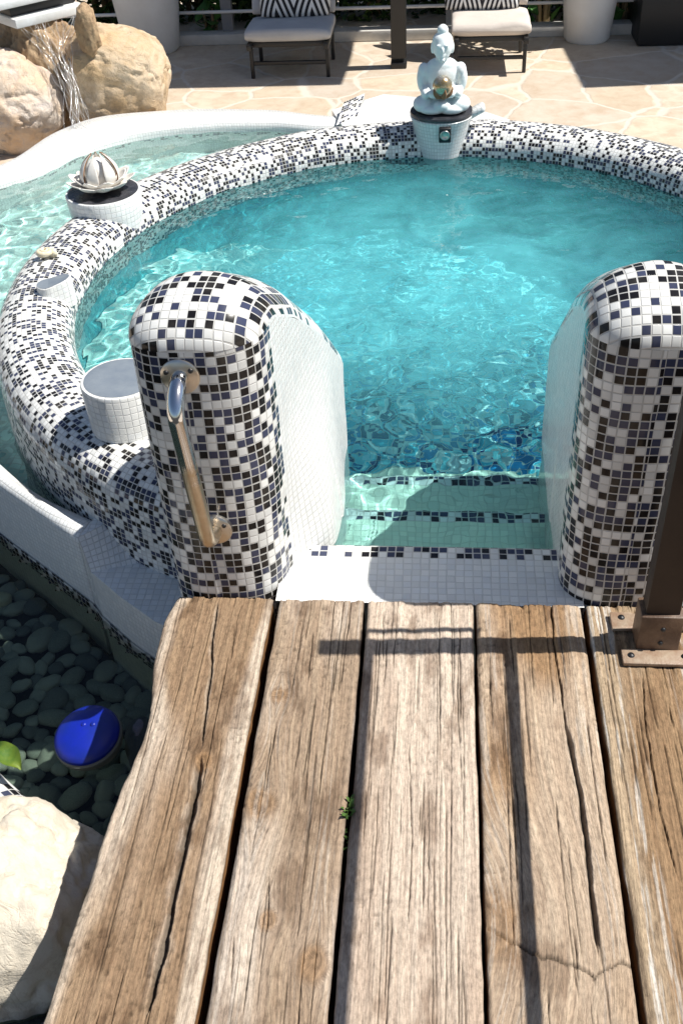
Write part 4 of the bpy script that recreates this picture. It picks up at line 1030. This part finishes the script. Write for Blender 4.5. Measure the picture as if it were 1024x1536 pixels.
def pillow(label,c,w,h,mat,ang):
    n=26;A=np.zeros((2,n,n,3));U=np.zeros((2,n,n,2));Rp=Matrix.Rotation(ang,3,'X')
    for s in(0,1):
        for i in range(n):
            for j in range(n):
                u=i/(n-1)*2-1;v=j/(n-1)*2-1;th=.075*((1-u**4)*(1-v**4))**.6*(1 if s else -1)
                k=1-.06*(abs(u)*abs(v));p=Rp@Vector((u*w/2*k,-th,v*h/2*k));A[s,i,j]=(c[0]+p.x,c[1]+p.y,c[2]+p.z);U[s,i,j]=(i/(n-1),j/(n-1))
    mb=MB()
    for s in(0,1):mb.grid(A[s],U[s],flip=bool(s))
    return tag(rebase(mb.build('pillow',mat),(c[0],c[1],c[2]-h/2)),label,'pillow','striped pillows on the loungers')
lf_=at(385,118,T);rf_=at(487,118,T)
lx0,lx1,ly=lf_[0]-.05,rf_[0]+.05,(lf_[1]+rf_[1])/2
lounger('sun_lounger','sun lounger in the shade on the left with a grey cushion',lx0,lx1,ly,ly+.37,M['cushg'],0)
pillow('pillow with diagonal black and white stripes on the shaded left lounger',((lx0+lx1)/2+.02,ly+.345,T+.285+.165),.46,.36,M['strA'],-.45)
rr=at(780,110,T);rx0=at(690,110,T)[0]-.06;ly2=rr[1]
lounger('sun_lounger','sunlit sun lounger behind the statue with a cream cushion',rx0,rr[0]+.05,ly2,ly2+.42,M['cush'],0)
pillow('pillow with black and white chevrons on the sunlit right lounger',((rx0+rr[0]+.05)/2-.05,ly2+.39,T+.285+.165),.48,.36,M['strB'],-.45)
# pots
def pot(label,c,rb,rt,h):
    e=empty('plant_pot',c,label,'plant pot','big white pots along the fence')
    mb=MB();mb.lathe([(rb*.9,0),(rb,.02),(rb+(rt-rb)*.5,h*.5),(rt,h-.04),(rt+.015,h-.035),(rt+.015,h),(rt-.02,h),(rt-.025,h-.05),(.001,h-.05)],c,56);child(mb.build('body',M['pot'],angle=45),e)
    mb=MB();r=random.Random(int(c[0]*100)+9)
    for k in range(220):
        a=r.uniform(0,6.3);rad=rt*1.3*math.sqrt(r.random());z=h+r.uniform(-.02,.5);L=r.uniform(.05,.11)
        b0=Vector((c[0]+rad*math.cos(a),c[1]+rad*math.sin(a),c[2]+z));d=Vector((r.uniform(-1,1),r.uniform(-1,1),r.uniform(-.3,1))).normalized();sd=d.cross(Vector((.3,.2,1))).normalized()
        mb.add([b0,b0+d*L*.5+sd*L*.28,b0+d*L,b0+d*L*.5-sd*L*.28],[(0,1,2,3)])
    for k in range(7):
        a=k*.9;mb.tube([(c[0],c[1],c[2]+h-.05),(c[0]+rt*.5*math.cos(a),c[1]+rt*.5*math.sin(a),c[2]+h+.4)],.008,6)
    child(mb.build('plant',M['leaf'],smooth=False),e);return e
b=at(882,68,T);pot('big white tapered pot right of the sunlit lounger',(b[0],b[1]+.14,T),.150,.205,.62)
b=at(222,86,T);pot('big white tapered pot behind the ochre boulder',(b[0],b[1]+.17,T),.185,.25,.62)
# rattan box at the right
b=at(950,72,T);mb=MB();e=empty('side_box',(b[0]+.35,b[1]+.28,T),'black square planter box with a grey top at the upper right','box')
mb.box((b[0]+.35,b[1]+.28,T+.17),(.66,.52,.335),.012);child(mb.build('body',M['dark'],angle=40),e)
mb=MB();mb.box((b[0]+.35,b[1]+.28,T+.352),(.70,.56,.026),.006);child(mb.build('lid',M['grey'],angle=40),e)
mb=MB();cc=(b[0]+.27,b[1]+.22,T+.366);mb.lathe([(.045,0),(.055,.02),(.06,.09),(.052,.09),(.05,.02),(.001,.02)],cc,30);tag(rebase(mb.build('lantern_cup',M['darkstone'],angle=40),cc),'small dark cup standing on the black box','cup')
# parasols (their shade lies across the terrace)
def parasol(name,label,base,half,zc,rz,ov=(0,0)):
    e=empty(name,base,label,'parasol')
    mb=MB();mb.box((base[0],base[1],(T+zc)/2+.03),(.095,.095,zc-T-.06),.006);child(mb.build('pole',M['dark'],angle=40),e)
    mb=MB();mb.box((base[0],base[1],T+.02),(.10,.10,.038),.006);child(mb.build('foot',M['dark'],angle=40),e)
    R=Matrix.Rotation(rz,3,'Z');V=[];cx,cy=base[0]+ov[0],base[1]+ov[1];n=24
    ring=[]
    for k in range(n):
        s=k/n*4;i=int(s);f=s-i;cs=[(-1,-1),(1,-1),(1,1),(-1,1)];a=cs[i];b2=cs[(i+1)%4];x=a[0]+(b2[0]-a[0])*f;y=a[1]+(b2[1]-a[1])*f
        sag=-.03*math.sin(f*PI);ring.append((x*half[0],y*half[1],sag))
    mb=MB();pts=[(cx,cy,zc+.35)]+[(cx+(R@Vector(q)).x,cy+(R@Vector(q)).y,zc+q[2]) for q in ring]+[(cx+(R@Vector(q)).x*1.002,cy+(R@Vector(q)).y*1.002,zc+q[2]-.11) for q in ring]
    Fs=[(0,1+k,1+(k+1)%n) for k in range(n)]+[(1+k,1+n+k,1+n+(k+1)%n,1+(k+1)%n) for k in range(n)]
    mb.add(pts,Fs);child(mb.build('canopy',M['canopy'],smooth=False),e)
    return e
b=at(598,100,T)
parasol('parasol','dark square parasol pole standing between the two loungers',(b[0],b[1],T),(.95,.62),2.2,.0,(.28,.36))
parasol('parasol','second parasol out of frame on the right shading the box',(3.3,7.5,T),(.92,1.15),2.2,.08,(0,.2))
# fence
fy=at(560,60,T)[1]+.02
fe=empty('fence',(0,fy,T),'low fence of white horizontal rails and grey posts on a pale kerb behind the loungers','fence')
mb=MB();mb.box((0,fy,T+.035),(9,.12,.07),.008);child(mb.build('kerb',M['kerb'],angle=40),fe)
for k in range(6):
    mb=MB();mb.tube([(-4.5,fy,T+.20+.145*k),(4.5,fy,T+.20+.145*k)],.011,10);child(mb.build('rail',M['rail']),fe)
for u,w in((347,.075),(676,.075),(80,.07),(1010,.07)):
    x=at(u,58,T)[0];mb=MB();mb.box((x,fy+.045,T+.54),(w,.06,.94),.005);child(mb.build('post',M['fpost'],angle=40),fe)
# hedge plants behind the fence
def shrub(label,c,w,h,n,mat,leaf,seed,broad=False):
    e=empty('garden_shrub',c,label,'shrub','garden plants behind the fence');r=random.Random(seed);V=[];Fs=[]
    for k in range(n):
        a=r.uniform(0,6.3);q=r.random()**.4;z=r.random();k2=1-.35*abs(2*z-1)**2
        p=Vector((c[0]+w*q*k2*math.cos(a),c[1]+w*.7*q*k2*math.sin(a),c[2]+.02+h*z));L=leaf*r.uniform(.6,1.2);d=Vector((r.uniform(-1,1),r.uniform(-1.2,.6),r.uniform(-.7,.9))).normalized();sd=d.cross(Vector((r.uniform(-.5,.5),.3,1))).normalized();wd=L*(.42 if broad else .24)
        i=len(V);up=sd.cross(d)*L*.12;V+=[p,p+d*L*.4+sd*wd+up,p+d*L*.8+sd*wd*.6,p+d*L-up,p+d*L*.8-sd*wd*.6,p+d*L*.4-sd*wd+up];Fs+=[(i,i+1,i+2,i+3),(i,i+3,i+4,i+5)]
    child(mesh('foliage',V,Fs,mat,smooth=False),e)
    mb=MB()
    for k in range(5):
        a=k*1.3;mb.tube([(c[0]+.03*math.cos(a),c[1]+.03*math.sin(a),c[2]),(c[0]+w*.3*math.cos(a),c[1]+w*.25*math.sin(a),c[2]+h*.5),(c[0]+w*.5*math.cos(a),c[1]+w*.35*math.sin(a),c[2]+h*.85)],[.02,.014,.006],6)
    child(mb.build('stem',M['stalk']),e);return e
labs=['dense dark shrub behind the fence at the far left','dense dark shrub behind the fence between boulder and left pot','dark shrub behind the fence left of the shaded lounger','dark shrub behind the backrest of the shaded lounger','dark shrub behind the parasol pole','dark shrub behind the backrest of the sunlit lounger','dark shrub behind the fence left of the right pot','dark shrub behind the fence right of the right pot','dark shrub behind the black box','dark shrub behind the fence at the far right']
for k in range(10):
    x=-3.2+.68*k;shrub(labs[k],(x,fy+.62+.08*(k%3),-.5),.50,2.1,2600,M['leaf'],.11,300+k)
for x,h,lab in((at(320,50,T)[0],.40,'low bright leafy plant beside the grey fence post'),(at(815,50,T)[0],.55,'broad leaved green plant between the sunlit lounger and the right pot'),(at(935,50,T)[0],.45,'sparse leafy plant between the right pot and the black box')):
    shrub(lab,(x,fy+.20,-.5),.11,h,26,M['leafb'],.13,int(400+x*10),True)
# ------------------------------------------------------------------ camera, sun, sky
cam=bpy.data.cameras.new('camera');co=bpy.data.objects.new('camera',cam);link(co)
cam.sensor_fit='VERTICAL';cam.sensor_height=36;cam.lens=F/1536*36;cam.clip_start=.05;cam.clip_end=500
m=Matrix(((RW[0][0],-RW[0][1],-RW[0][2],0),(RW[1][0],-RW[1][1],-RW[1][2],0),(RW[2][0],-RW[2][1],-RW[2][2],H),(0,0,0,1)))
co.matrix_world=m;S.camera=co
EL=math.radians(57);AZ=math.radians(90-3.0)   # azimuth from +Y towards +X
sd=Vector((math.sin(AZ)*math.cos(EL),math.cos(AZ)*math.cos(EL),math.sin(EL)))
sl=bpy.data.lights.new('sun','SUN');sl.energy=5.0;sl.angle=math.radians(.53);sl.color=(1,.965,.90)
so_=bpy.data.objects.new('sun',sl);link(so_);so_.rotation_euler=sd.to_track_quat('Z','Y').to_euler();so_.location=(5,0,8)
sl.cycles.is_caustics_light=True
w=bpy.data.worlds.new('World');S.world=w;w.use_nodes=True;nt=w.node_tree
sk=nt.nodes.new('ShaderNodeTexSky');sk.sky_type='NISHITA';sk.sun_disc=False;sk.sun_elevation=EL;sk.sun_rotation=AZ
bg=nt.nodes['Background'];nt.links.new(sk.outputs[0],bg.inputs[0]);bg.inputs[1].default_value=.067
for o in bpy.data.objects:
    if o.type=='MESH' and not o.cycles.is_caustics_caster:o.cycles.is_caustics_receiver=True
S.view_settings.view_transform='Standard';S.view_settings.look='None';S.view_settings.exposure=.42;S.view_settings.gamma=1
S.cycles.max_bounces=10;S.cycles.transmission_bounces=8;S.cycles.transparent_max_bounces=16;S.cycles.diffuse_bounces=4
S.cycles.sample_clamp_indirect=6
S.cycles.use_denoising=True
